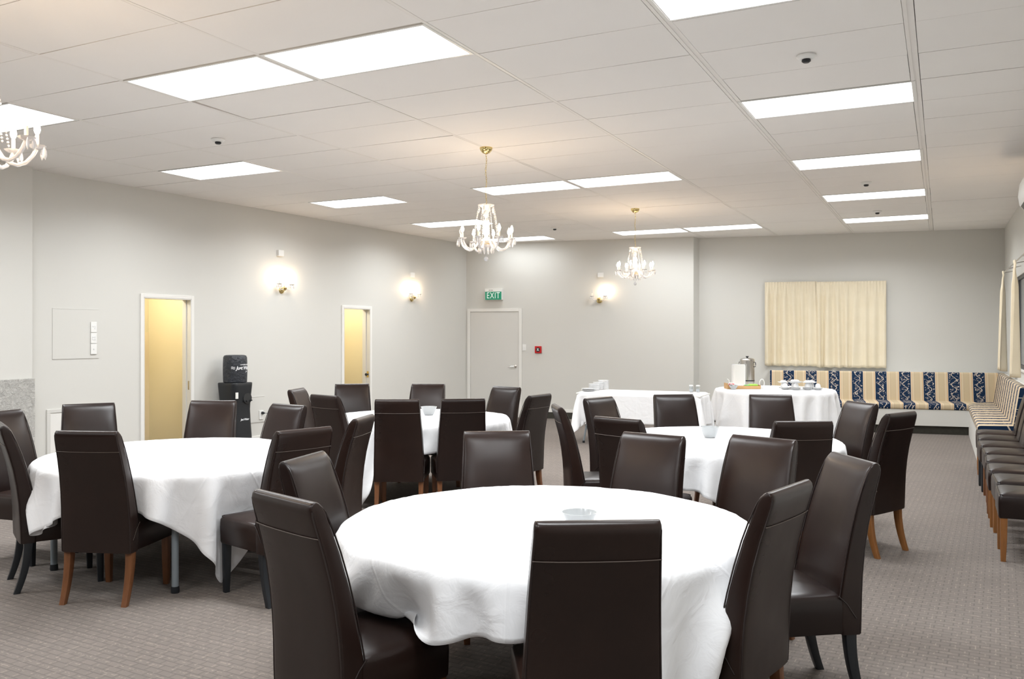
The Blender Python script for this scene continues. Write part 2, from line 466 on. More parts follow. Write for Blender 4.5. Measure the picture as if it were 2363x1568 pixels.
# ---- skirtings
def skirting(W, segs, n, side):
    mb = MB(); md = MB()
    for a, b in segs:
        mb.box(a, b, -0.014, 0, 0.118, 0.172); md.box(a, b, -0.010, 0, 0.0, 0.118)
    struct(mb.build('baseboard_' + side, white_trim, loc=W.p, rz=W.a, bevel=0.004))
    struct(md.build('trim_%d' % n, dark_trim, loc=W.p, rz=W.a))
skirting(WL, [(0.0, 1.39), (2.17, 5.0), (5.775, WL.len - 0.01)], 2, 'left')
skirting(WA, [(1.115, WA.len)], 3, 'far')
skirting(WB, [(0.0, 1.0)], 4, 'alcove')

# ---- door openings with lining and architrave
def doorway(W, n, hole, t=0.14):
    a, b, _, h = hole; e = 0.042
    root = W.empty('door_%d' % n, (a + b) / 2, 0, 0); struct(root); hw = (b - a) / 2
    mb = MB()
    mb.box(-hw - e, -hw, -0.018, 0.0, 0, h + e); mb.box(hw, hw + e, -0.018, 0.0, 0, h + e); mb.box(-hw, hw, -0.018, 0.0, h, h + e)
    mb.build('architrave', white_trim, root, bevel=0.003)
    mb = MB()
    mb.box(-hw, -hw + 0.012, -0.016, t, 0, h); mb.box(hw - 0.012, hw, -0.016, t, 0, h); mb.box(-hw, hw, -0.016, t, h - 0.012, h)
    mb.build('jamb', door_m, root)
    mb = MB(); mb.box(hw - 0.024, hw - 0.012, 0.06, 0.10, 0, h - 0.012); mb.box(-hw + 0.012, -hw + 0.024, 0.06, 0.10, 0, h - 0.012)
    mb.build('door_stop', door_m, root)
    return root, hw
r1, hw = doorway(WL, 1, D1)
MB().box(hw - 0.0135, hw - 0.0118, 0.012, 0.035, 0.87, 0.98).build('strike_plate', chrome, r1)
r2, hw = doorway(WL, 2, D2)
mb = MB().lathe([(0.001, 0), (0.012, 0.0), (0.012, 0.02), (0.022, 0.03), (0.024, 0.045), (0.016, 0.055), (0.001, 0.056)], n=16, M=Matrix.Rotation(-PI / 2, 4, 'Y'))
mb.build('door_knob', plastic_k, r2, smooth=True, loc=(hw - 0.012, 0.03, 0.92))
MB().box(hw - 0.0135, hw - 0.0118, 0.01, 0.05, 0.87, 0.97).build('lock_plate', brass, r2)
# corridor rooms behind the two openings
def backroom(n, W, a, b):
    root = W.empty('wall_room_%d' % n, (a + b) / 2, 0, 0); struct(root); hw = (b - a) / 2 + 0.35; dp = 1.25
    mb = MB(); mb.box(-hw, hw, dp, dp + 0.05, 0, 2.5); mb.box(-hw - 0.05, -hw, 0.12, dp, 0, 2.5); mb.box(hw, hw + 0.05, 0.12, dp, 0, 2.5); mb.box(-hw, hw, 0.12, dp, 2.45, 2.5)
    mb.build('painted_walls', cream_wall, root)
    MB().box(-hw, hw, dp - 0.012, dp, 0, 1.60).build('birch_panelling', birch_m, root)
    l = bpy.data.lights.new('corridor_lamp_light', 'POINT'); l.energy = 9.5; l.color = (1, 0.92, 0.76); l.shadow_soft_size = 0.08
    lo = bpy.data.objects.new('corridor_lamp_light', l); COL.objects.link(lo); lo.parent = root; lo.location = (-0.15, 0.62, 2.25)
backroom(1, WL, D1[0], D1[1])
backroom(2, WL, D2[0], D2[1])
# ---- closed exit door
d3 = WA.empty('door_3', 0.5725, 0, 0); struct(d3); hw = 0.485
mb = MB(); e = 0.06
mb.box(-hw - e, -hw, -0.02, 0, 0, 2.005 + e); mb.box(hw, hw + e, -0.02, 0, 0, 2.005 + e); mb.box(-hw, hw, -0.02, 0, 2.005, 2.005 + e)
mb.build('architrave', white_trim, d3, bevel=0.003)
MB().box(-hw + 0.004, hw - 0.004, -0.010, 0, 0.006, 2.0).build('door_leaf', door_m, d3, bevel=0.002)
hd = MB().lathe([(0.001, 0), (0.026, 0), (0.026, 0.008), (0.012, 0.012), (0.010, 0.05), (0.001, 0.052)], n=18, M=Matrix.Rotation(PI / 2, 4, 'X'))
hd.tube([(0, -0.045, 0), (-0.03, -0.055, 0.0), (-0.13, -0.055, -0.006)], 0.008, 8)
hd.build('lever_handle', chrome, d3, smooth=True, loc=(0.42, -0.010, 0.968))

# ------------------------------------------------------------------ things on the walls
def box_thing(name, W, L, z, w_, h_, d_, m, label, cat, bevel=0.004, off=0.0):
    o = MB().box(-w_ / 2, w_ / 2, -d_ - off, -off, -h_ / 2, h_ / 2).build(name, m, loc=W.at(L, 0, z), rz=W.a, bevel=bevel)
    return tag(o, label, cat)
t = WL.empty('access_hatch', 0.575, 0, 1.575)
tag(t, 'flush square wall hatch with fine outline beside the first doorway', 'hatch')
MB().box(-0.272, 0.272, -0.004, 0, -0.272, 0.272).build('panel', wall_m, t, bevel=0.001)
mb = MB(); 
for x0, x1, z0, z1 in ((-0.277, 0.277, -0.277, -0.273), (-0.277, -0.273, -0.277, 0.277), (-0.277, 0.277, 0.273, 0.276)): mb.box(x0, x1, -0.0055, 0, z0, z1)
mb.build('outline', door_m, t)
swp = None
for k, (zz, nr, lab) in enumerate(((1.65, 3, 'topmost of three white switch plates stacked on the flush wall hatch'), (1.527, 4, 'middle one of three white switch plates stacked on the wall hatch'), (1.404, 1, 'lowest of three white switch plates stacked on the flush wall hatch'))):
    t = WL.empty('light_switch', 0.78, 0.0065, zz)
    MB().box(-0.037, 0.037, -0.010, 0, -0.059, 0.059).build('plate', plastic_w, t, bevel=0.003)
    for q in range(nr):
        MB().box(-0.006, 0.006, -0.015, -0.009, -0.008, 0.008).build('rocker', china, t, bevel=0.0015, loc=((-0.012 if q % 2 else 0.012) * (nr > 1), 0, 0.012 - 0.024 * (q // 2) if nr > 1 else 0))
    tag(t, lab, 'light switch', 'switch plates on the wall hatch')
t = WL.empty('low_wall_hatch', 0.60, 0, 0.45)
tag(t, 'framed cream cupboard hatch low on the wall behind the left table', 'hatch')
mb = MB()
for x0, x1, z0, z1 in ((-0.37, 0.37, 0.27, 0.31), (-0.37, 0.37, -0.31, -0.27), (-0.37, -0.33, -0.27, 0.27), (0.33, 0.37, -0.27, 0.27)): mb.box(x0, x1, -0.016, 0, z0, z1)
mb.build('frame', door_m, t, bevel=0.003)
MB().box(-0.328, 0.328, -0.010, 0, -0.268, 0.268).build('door', white_trim, t, bevel=0.002)
t = WL.empty('access_hatch', 3.13, 0, 0.535)
tag(t, 'flush painted access panel low on the wall right of the water cooler', 'hatch')
MB().box(-0.26, 0.26, -0.005, 0, -0.172, 0.172).build('panel', wall_m, t, bevel=0.001)
mb = MB(); mb.box(-0.265, 0.265, -0.008, 0, -0.178, -0.174); mb.box(-0.265, 0.265, -0.008, 0, 0.173, 0.176); mb.build('outline', door_m, t)
t = WL.empty('power_socket', 3.322, 0.005, 0.455)
tag(t, 'white wall socket with a black plug in it, low on the left wall', 'socket')
MB().box(-0.037, 0.037, -0.010, 0, -0.062, 0.062).build('plate', plastic_w, t, bevel=0.003)
MB().lathe([(0.001, 0), (0.02, 0.0), (0.02, 0.02), (0.010, 0.045), (0.001, 0.05)], n=14, M=Matrix.Rotation(PI / 2, 4, 'X')).build('plug', plastic_k, t, smooth=True, loc=(0.012, -0.010, 0.025))
MB().tube([(0.012, -0.055, 0.025), (0.06, -0.085, 0.02), (0.10, -0.06, -0.08), (0.11, -0.05, -0.25), (0.0, -0.05, -0.43), (-0.3, -0.05, -0.445), (-0.6, -0.06, -0.445)], 0.004, 6).build('cord', plastic_k, t, smooth=True)
t = WA.empty('light_switch', 1.162, 0, 1.324)
tag(t, 'white light switch right of the exit door frame', 'light switch')
MB().box(-0.036, 0.036, -0.010, 0, -0.06, 0.06).build('plate', plastic_w, t, bevel=0.003)
MB().box(-0.007, 0.007, -0.016, -0.009, -0.012, 0.012).build('rocker', china, t, bevel=0.002)
t = WA.empty('fire_alarm_call_point', 1.439, 0, 1.285)
tag(t, 'red square fire alarm call point on the far wall', 'fire alarm')
MB().box(-0.063, 0.063, -0.035, 0, -0.066, 0.066).build('case', red_m, t, bevel=0.006)
MB().lathe([(0.001, 0), (0.042, 0), (0.040, 0.006), (0.001, 0.007)], n=24, M=Matrix.Rotation(PI / 2, 4, 'X')).build('ring', plastic_k, t, smooth=True, loc=(0, -0.035, 0))
mb = MB(); mb.box(-0.022, 0.022, -0.003, 0, -0.018, -0.008); mb.box(-0.018, 0.018, -0.003, 0, 0.010, 0.022); mb.box(-0.006, 0.006, -0.003, 0, -0.006, 0.008)
mb.build('label', plastic_w, t, loc=(0, -0.0425, 0))
t = WA.empty('exit_sign', 0.575, 0, 2.333)
tag(t, 'green EXIT sign box with white top mounted above the exit door', 'exit sign')
MB().box(-0.17, 0.17, -0.085, 0, -0.108, 0.108).build('case', plastic_w, t, bevel=0.004)
MB().box(-0.162, 0.162, -0.088, -0.084, -0.104, 0.050).build('green_panel', green_m, t)
RX = Matrix.Rotation(PI / 2, 4, 'X')
text_mesh('lettering', 'EXIT', 0.165, sign_white, t, Matrix.Translation((0, -0.089, -0.027)) @ RX @ Matrix.Diagonal((0.72, 1, 1, 1)), 0.001, space=1.12)
text_mesh('small_print', '01/24', 0.035, plastic_k, t, Matrix.Translation((-0.05, -0.0855, 0.075)) @ RX, 0.0005)
for W, L, z, lab in ((WL, 3.675, 2.725, 'small white box on the wall above the nearest wall sconce'), (WL, 6.85, 2.607, 'small white box on the wall above the second wall sconce'), (WA, 2.627, 2.66, 'small white box above the wall sconce on the far wall')):
    tag(box_thing('sensor_box', W, L, z, 0.105, 0.085, 0.045, plastic_w, lab, 'wall box'), group='white boxes above the wall sconces')

# ---- candle arm pieces shared by chandeliers and sconces
def lathe_obj(name, prof, m, parent, loc=(0, 0, 0), n=16, wob=None):
    return MB().lathe(prof, n=n, wob=wob).build(name, m, parent, smooth=True, loc=loc)
DROP = [(0.0006, 0.0), (0.006, -0.012), (0.0085, -0.030), (0.005, -0.042), (0.0006, -0.052)]
BULB = [(0.004, 0.0), (0.010, 0.008), (0.0145, 0.022), (0.0135, 0.038), (0.008, 0.055), (0.0015, 0.068)]
CUP = [(0.006, -0.006), (0.012, -0.003), (0.026, 0.000), (0.036, 0.010), (0.039, 0.013), (0.034, 0.013), (0.02, 0.006), (0.006, 0.004)]
def candle_set(parent, p, lit=True):
    c = lathe_obj('candle_cup', CUP, crystal, parent, p, 16, wob=lambda a: 0.07 * math.cos(8 * a))
    lathe_obj('candle_tube', [(0.0085, 0.0), (0.0085, 0.062), (0.006, 0.064)], candle_m, parent, p, 10)
    lathe_obj('bulb', BULB, bulb_m if lit else clear_glass, parent, (p[0], p[1], p[2] + 0.064), 14)
def drop_ring(parent, n, r, z, sc=1.0, name='crystal_drop'):
    first = None
    for k in range(n):
        a = 2 * PI * k / n
        if first is None: o = first = lathe_obj(name, DROP, crystal, parent, n=6)
        else: o = first.copy(); COL.objects.link(o); o.parent = parent
        o.location = (r * math.cos(a), r * math.sin(a), z); o.scale = (sc, sc, sc); o.rotation_euler[2] = a
def bead_chain(mb, a, b, n, r=0.0065, sag=0.02):
    for k in range(n + 1):
        f = k / n; p = Vector(a).lerp(Vector(b), f); p.z -= sag * math.sin(PI * f)
        mb.lathe([(0.0008, -r), (r * 0.9, -r * 0.35), (r * 0.9, r * 0.35), (0.0008, r)], c=p, n=6)
def chandelier(loc, unlit=(), a0=0.0):
    # origin at the ceiling; lamp hangs to about 1.08 m below
    t = empty('chandelier', loc, a0)
    lathe_obj('ceiling_canopy', [(0.001, -0.062), (0.012, -0.06), (0.035, -0.05), (0.052, -0.03), (0.060, -0.01), (0.060, 0.0)], brass, t, n=24)
    mb = MB(); n = 22
    for k in range(n):
        z = -0.06 - 0.48 * k / n; dx = 0.004 * math.sin(k * 0.7)
        M = Matrix.Rotation((PI / 2) * (k % 2), 4, 'Z')
        pts = [(M @ Vector((0.006 * math.cos(u), 0, 0.014 * math.sin(u)))) + Vector((dx, 0, z - 0.011)) for u in [2 * PI * q / 10 for q in range(11)]]
        mb.tube(pts, 0.0018, 5)
    mb.build('chain', brass, t, smooth=True)
    lathe_obj('top_dish', [(0.010, -0.585), (0.028, -0.575), (0.045, -0.555), (0.072, -0.545), (0.078, -0.535), (0.066, -0.540), (0.02, -0.548)], crystal, t, n=32, wob=lambda a: 0.06 * math.cos(8 * a))
    drop_ring(t, 8, 0.070, -0.550, 1.15)
    st = [(0.008, -0.545), (0.016, -0.60), (0.024, -0.63), (0.014, -0.66), (0.030, -0.69), (0.038, -0.715), (0.022, -0.745), (0.030, -0.76), (0.030, -0.80), (0.018, -0.83), (0.034, -0.85), (0.055, -0.862), (0.055, -0.875), (0.03, -0.885), (0.02, -0.93)]
    lathe_obj('glass_stem', st[::-1], crystal, t, n=18)
    lathe_obj('brass_collar', [(0.02, -0.912), (0.038, -0.905), (0.040, -0.898), (0.02, -0.893)], brass, t, n=18)
    lathe_obj('bottom_dish', [(0.012, -0.962), (0.045, -0.952), (0.060, -0.94), (0.074, -0.925), (0.078, -0.908), (0.066, -0.912), (0.02, -0.925)], crystal, t, n=32, wob=lambda a: 0.06 * math.cos(10 * a))
    drop_ring(t, 12, 0.070, -0.930, 1.2, 'bottom_drop')
    lathe_obj('bottom_ball', [(0.0008, -1.062), (0.014, -1.056), (0.021, -1.040), (0.014, -1.022), (0.003, -1.016), (0.0018, -0.96)], crystal, t, n=14)
    for k in range(8):
        a = 2 * PI * k / 8; ca, sa = math.cos(a), math.sin(a)
        prof = [(0.03, -0.865), (0.055, -0.862), (0.080, -0.885), (0.105, -0.925), (0.135, -0.950), (0.165, -0.955), (0.200, -0.940), (0.228, -0.905), (0.245, -0.870)]
        arm = MB().tube([(r * ca, r * sa, z) for r, z in prof], 0.0095, 8).build('arm', crystal, t, smooth=True)
        p = (0.247 * ca, 0.247 * sa, -0.866)
        candle_set(arm, p, k not in unlit)
        for q, s_ in ((-0.8, 1.0), (0.0, 1.0), (0.8, 1.0)):
            d = bpy.data.objects.get('arm_drop') 
            if d is None: d = lathe_obj('arm_drop', DROP, crystal, arm, n=6)
            else: d = d.copy(); COL.objects.link(d); d.parent = arm
            d.location = (p[0] + 0.035 * math.cos(a + q), p[1] + 0.035 * math.sin(a + q), p[2] + 0.006); d.scale = (1, 1, 1.1)
        mb = MB(); bead_chain(mb, (0.074 * ca, 0.074 * sa, -0.552), (0.13 * ca, 0.13 * sa, -0.870), 20, 0.0062, -0.0)
        mb.build('bead_chain', crystal, t, smooth=True)
    return t
c1 = chandelier((-3.803, 7.06, CEIL), unlit=(4,), a0=math.radians(12))
tag(c1, 'crystal chandelier hanging in front of the middle pair of panel lights', 'chandelier', 'crystal chandeliers')
c2 = chandelier((-3.804, 11.41, CEIL), a0=math.radians(4))
tag(c2, 'smaller looking crystal chandelier hanging farthest away, before the far wall', 'chandelier', 'crystal chandeliers')
c3 = chandelier((-3.92, 2.40, CEIL), a0=math.radians(20))
tag(c3, 'crystal chandelier cut off by the left edge of the picture', 'chandelier', 'crystal chandeliers')
def sconce(W, L, z, lab, lit=(1, 1)):
    t = W.empty('wall_sconce', L, 0, z)
    MB().lathe([(0.001, 0), (0.052, 0), (0.054, 0.006), (0.045, 0.018), (0.02, 0.03), (0.001, 0.034)], n=24, M=Matrix.Rotation(PI / 2, 4, 'X')).build('back_plate', brass, t, smooth=True, loc=(0, 0, -0.03))
    MB().lathe([(0.001, -0.045), (0.018, -0.04), (0.034, -0.02), (0.038, 0.0), (0.02, 0.006), (0.008, 0.02), (0.001, 0.05)], n=18).build('brass_bowl', brass, t, smooth=True, loc=(0, -0.055, 0.0))
    for s_, li in ((-1, lit[0]), (1, lit[1])):
        arm = MB().tube([(0, -0.055, 0.0), (s_ * 0.04, -0.065, -0.028), (s_ * 0.085, -0.075, -0.030), (s_ * 0.115, -0.08, 0.0), (s_ * 0.122, -0.08, 0.035)], 0.007, 8).build('arm', crystal, t, smooth=True)
        candle_set(arm, (s_ * 0.122, -0.08, 0.04), li)
        for q in range(5):
            a = 2 * PI * q / 5
            d = bpy.data.objects['arm_drop'].copy(); COL.objects.link(d); d.parent = arm
            d.location = (s_ * 0.122 + 0.035 * math.cos(a), -0.08 + 0.035 * math.sin(a), 0.046)
    return tag(t, lab, 'wall light', 'brass and crystal wall sconces')
sconce(WL, 3.72, 2.235, 'lit brass wall sconce nearest the camera, above the water cooler')
sconce(WL, 6.86, 2.225, 'lit brass wall sconce right of the second doorway on the left wall')
sconce(WA, 2.60, 2.225, 'brass wall sconce on the far wall with its left bulb out', (0, 1))
sconce(WR, 6.05, 2.225, 'brass wall sconce on the right wall below the air conditioner')

# ---- air conditioner on the right wall
LAC = 16.22 - 9.85
t = WR.empty('air_conditioner', LAC + 0.44, 0, 2.93)
tag(t, 'white wall air conditioner high at the right edge of the picture', 'air conditioner')
prof = [(0, 0.155), (-0.205, 0.155), (-0.262, 0.125), (-0.275, 0.0), (-0.262, -0.085), (-0.215, -0.145), (-0.08, -0.155), (0, -0.155)]
MB().loft([[(x, y, z) for y, z in prof] for x in (-0.47, 0.47)]).build('case', plastic_w, t, bevel=0.008)
MB().loft([[(x, y - 0.002, z - 0.002) for y, z in [(-0.252, -0.098), (-0.220, -0.140), (-0.212, -0.135), (-0.245, -0.094)]] for x in (-0.42, 0.42)]).build('air_vent', plastic_k, t)

# ---- curtains
def curtain_mesh(fn_top_x, fn_bot_x, h, header, folds, amp_t, amp_b, seed, nx=160, nz=26):
    r = random.Random(seed); ph = r.random() * 6; k2 = r.uniform(0.35, 0.6)
    jit = [r.uniform(-0.35, 0.35) for _ in range(int(folds) + 3)]
    mb = MB(); vs = []
    for side in (0, 1):
        for i in range(nz + 1):
            f = i / nz; z = h * (1 - f)
            for j in range(nx + 1):
                u = j / nx
                x = (1 - f) * (fn_top_x[0] + (fn_top_x[1] - fn_top_x[0]) * u) + f * (fn_bot_x[0] + (fn_bot_x[1] - fn_bot_x[0]) * u)
                zz = z
                g = u * folds; gi = int(g); gj = jit[gi] * (1 - (g - gi)) + jit[gi + 1] * (g - gi)
                blend = min(1, max(0, (f - header) / 0.15))
                a1 = (amp_t + (amp_b - amp_t) * f) * blend
                y = -0.06 - a1 * (0.9 + 0.4 * math.sin(k2 * g + ph)) * math.sin(2 * PI * (g + gj * f)) 
                y += -(1 - blend) * 0.006 * math.sin(2 * PI * folds * 3 * u)
                if abs(f - header) < 0.02: y += 0.008
                if f > 0.97: zz += 0.006 * math.sin(2 * PI * g + 1)
                vs.append((x, y - (0.004 if side else 0), zz))
    n1 = (nz + 1) * (nx + 1); fs = []
    for side in (0, 1):
        for i in range(nz):
            for j in range(nx):
                q = side * n1 + i * (nx + 1) + j
                fs.append((q, q + 1, q + nx + 2, q + nx + 1) if side else (q, q + nx + 1, q + nx + 2, q + 1))
    def edge(idx):
        for a, b in zip(idx[:-1], idx[1:]): fs.append((a, b, b + n1, a + n1))
    edge([j for j in range(nx + 1)]); edge([nz * (nx + 1) + j for j in range(nx + 1)]); edge([i * (nx + 1) for i in range(nz + 1)]); edge([i * (nx + 1) + nx for i in range(nz + 1)])
    mb.add(vs, fs); return mb
cm = curtain_mesh((0, 0.865), (0, 0.875), 1.47, 0.05, 6, 0.022, 0.034, 3)
o = cm.build('curtain', curtain_m, loc=WB.at(1.138, 0, 1.02), rz=WB.a, smooth=True, auto=0)
tag(o, 'left cream gathered curtain of the closed pair on the alcove wall', 'curtain', 'cream curtains on the alcove wall')
cm = curtain_mesh((0, 1.12), (0, 1.12), 1.48, 0.05, 7.5, 0.022, 0.034, 8)
o = cm.build('curtain', curtain_m, loc=WB.at(1.99, 0.012, 1.00), rz=WB.a, smooth=True, auto=0)
tag(o, 'right wider cream gathered curtain of the closed pair on the alcove wall', 'curtain', 'cream curtains on the alcove wall')
# right wall: window and two gathered curtains on a rod
wz = WR.empty('window_1', (WIN[0] + WIN[1]) / 2, 0, 0); struct(wz)
mb = MB(); hw = (WIN[1] - WIN[0]) / 2
dark_metal = noisy('dark_aluminium', (0.09, 0.09, 0.095), 0.05, 9, 60, 0.0, rough=0.4, metal=0.4)
for x0, x1, z0, z1 in ((-hw, hw, WIN[2], WIN[2] + 0.04), (-hw, hw, WIN[3] - 0.04, WIN[3]), (-hw, -hw + 0.04, WIN[2], WIN[3]), (hw - 0.04, hw, WIN[2], WIN[3]), (-0.02, 0.02, WIN[2], WIN[3])):
    mb.box(x0, x1, 0.02, 0.06, z0, z1)
mb.build('window_frame', dark_metal, wz)
MB().box(-hw + 0.04, hw - 0.04, 0.037, 0.043, WIN[2] + 0.04, WIN[3] - 0.04).build('window_pane', clear_glass, wz)
MB().box(-hw - 0.03, hw + 0.03, -0.03, 0.02, WIN[2] - 0.03, WIN[2]).build('window_sill', white_trim, wz, bevel=0.004)
rod = WR.empty('curtain_rod', 3.6, 0, 2.44)
tag(rod, 'thin metal curtain rod on the right wall with two gathered curtains', 'curtain rod')
MB().tube([(-1.6, -0.15, 0), (1.9, -0.15, 0)], 0.008, 8).build('rod', chrome, rod, smooth=True)
mb = MB()
for x in (-1.4, -0.5, 0.4, 1.5): mb.tube([(x, 0, 0.03), (x, -0.15, 0)], 0.006, 6)
mb.build('bracket', chrome, rod, smooth=True)
cm = curtain_mesh((-0.07, 0.07), (-0.16, 0.20), 1.40, 0.055, 3, 0.035, 0.085, 5, nx=90)
o = cm.build('curtain', curtain_m, loc=WR.at(2.30, 0.10, 1.06), rz=WR.a, smooth=True, auto=0)
tag(o, 'tied back cream curtain nearer the room corner on the right wall', 'curtain', 'cream curtains on the right wall')
cm = curtain_mesh((-0.10, 0.10), (-0.16, 0.16), 1.40, 0.055, 3, 0.035, 0.065, 6, nx=90)
o = cm.build('curtain', curtain_m, loc=WR.at(4.28, 0.10, 1.06), rz=WR.a, smooth=True, auto=0)
tag(o, 'cream curtain cut by the right picture edge, over the corner bench', 'curtain', 'cream curtains on the right wall')

# ------------------------------------------------------------------ corner bench
def uvmap(o, f):
    me = o.data; l = me.uv_layers.new(name='UVMap')
    for p in me.polygons:
        for li in p.loop_indices:
            v = me.vertices[me.loops[li].vertex_index].co
            l.data[li].uv = f(v)
def prof_extrude(name, prof, x0, x1, m, parent, nseg=1, smooth=True, bevel=0.0, rad_ends=0.0):
    xs = [x0 + (x1 - x0) * i / nseg for i in range(nseg + 1)]
    return MB().loft([[(x, -a, z) for a, z in prof] for x in xs]).build(name, m, parent, smooth=smooth, bevel=bevel)
def roundpoly(pts, r, n=4):
    out = []; N = len(pts)
    for i in range(N):
        p = Vector(pts[i]); a = (Vector(pts[i - 1]) - p); b = (Vector(pts[(i + 1) % N]) - p)
        ra = min(r, a.length * 0.45, b.length * 0.45); A = p + a.normalized() * ra; B = p + b.normalized() * ra
        for k in range(n + 1):
            f = k / n; out.append(tuple((1 - f) ** 2 * A + 2 * f * (1 - f) * p + f * f * B))
    return out
def bench(W, x0, x1, dep, seat0, backtop, label, shift=0.0, kick=True, xb=0.0):
    t = W.empty('corner_bench', 0, 0, 0); tag(t, label, 'bench', 'built in corner bench')
    bp_ = wall_m
    if kick: 
        prof_extrude('kickboard', [(0, 0), (dep - 0.05, 0), (dep - 0.05, 0.13), (0, 0.13)], x0 + 0.03, x1, dark_trim, t, smooth=False)
        prof_extrude('base', [(0, 0.13), (dep, 0.13), (dep, 0.385), (0, 0.385)], x0, x1, bp_, t, smooth=False, bevel=0.004)
    else:
        prof_extrude('base', [(0, 0), (dep, 0), (dep, 0.385), (0, 0.385)], x0, x1, bp_, t, smooth=False, bevel=0.004)
    prof_extrude('ledge', [(0, 0.385), (backtop - 0.02, 0.385), (backtop - 0.02, 0.945), (0, 0.945)], x0, x1 + xb, bp_, t, smooth=False, bevel=0.004)
    o = prof_extrude('seat_cushion', roundpoly([(seat0 - 0.10, 0.385), (dep + 0.012, 0.385), (dep + 0.012, 0.485), (seat0 - 0.10, 0.500)], 0.035), x0 + 0.01, x1, stripe_m, t, 1)
    uvmap(o, lambda v: (v.x + shift, v.y + v.z * 0.5))
    o = prof_extrude('back_cushion', roundpoly([(backtop - 0.02, 0.45), (seat0, 0.45), (backtop + 0.075, 0.955), (backtop - 0.02, 0.955)], 0.03), x0 + 0.01, x1 + xb, stripe_m, t, 1)
    uvmap(o, lambda v: (v.x + shift, v.z))
    return t
bench(WB, 1.22, 4.345, 1.0, 0.56, 0.40, 'long striped blue and beige bench under the closed curtains', shift=0.0, xb=0.42)
bench(WR, 0.42, 4.62, 0.55, 0.20, 0.05, 'striped blue and beige bench running along the right wall', shift=0.1, kick=False)

# ------------------------------------------------------------------ chairs
def rings_back():
    rows = [(0.300, -0.235, 0.085, 0.430), (0.36, -0.237, 0.095, 0.430), (0.46, -0.240, 0.098, 0.428), (0.55, -0.246, 0.088, 0.422), (0.65, -0.258, 0.080, 0.414),
            (0.75, -0.276, 0.074, 0.405), (0.84, -0.299, 0.071, 0.396), (0.915, -0.322, 0.069, 0.388), (0.965, -0.338, 0.068, 0.382)]
    out = []
    def ring(z, yr, t, w_, inset=0.0, tilt=0.0):
        n = 5; r = min(0.014, t * 0.4); pts = []
        ol = []
        for k, q in enumerate(rrect(w_, t, r, n)):
            ol.append(q)
            if k in (n, 3 * n + 2):                    # extra points along the padded faces
                q2 = (-q[0], q[1])
                ol += [(q[0] + (q2[0] - q[0]) * f, q[1]) for f in (0.03, 0.08, 0.16, 0.3, 0.5, 0.7, 0.84, 0.92, 0.97)]
        for (x, y) in ol:
            fall = 1.0 if z < 0.9 else max(0.0, (1.017 - z) / 0.117) ** 0.7
            bulge = (0.013 if y > 0 else 0.006) * (1 - min(1, abs(2 * x / (w_ - 0.02))) ** 5) * fall
            yy = yr + t / 2 + y + (bulge if y > 0 else -bulge)
            pts.append((x, yy, z - tilt * (y)))
        return pts
    for z, yr, t, w_ in rows: out.append(ring(z, yr, t, w_, tilt=0.25 if z > 0.9 else 0.1 if z > 0.7 else 0))
    # rolled top
    for f in (0.25, 0.5, 0.75, 0.92, 1.0):
        a = f * PI / 2
        t = 0.068 * math.cos(a) * 0.92 + 0.006; z = 0.965 + 0.052 * math.sin(a)
        w_ = 0.382 - 0.012 * (1 - math.cos(a)); yc = -0.338 + 0.034 - 0.015 * math.sin(a)
        out.append(ring(z, yc - t / 2, t, w_, tilt=0.25 * (1 - f)))
    return out
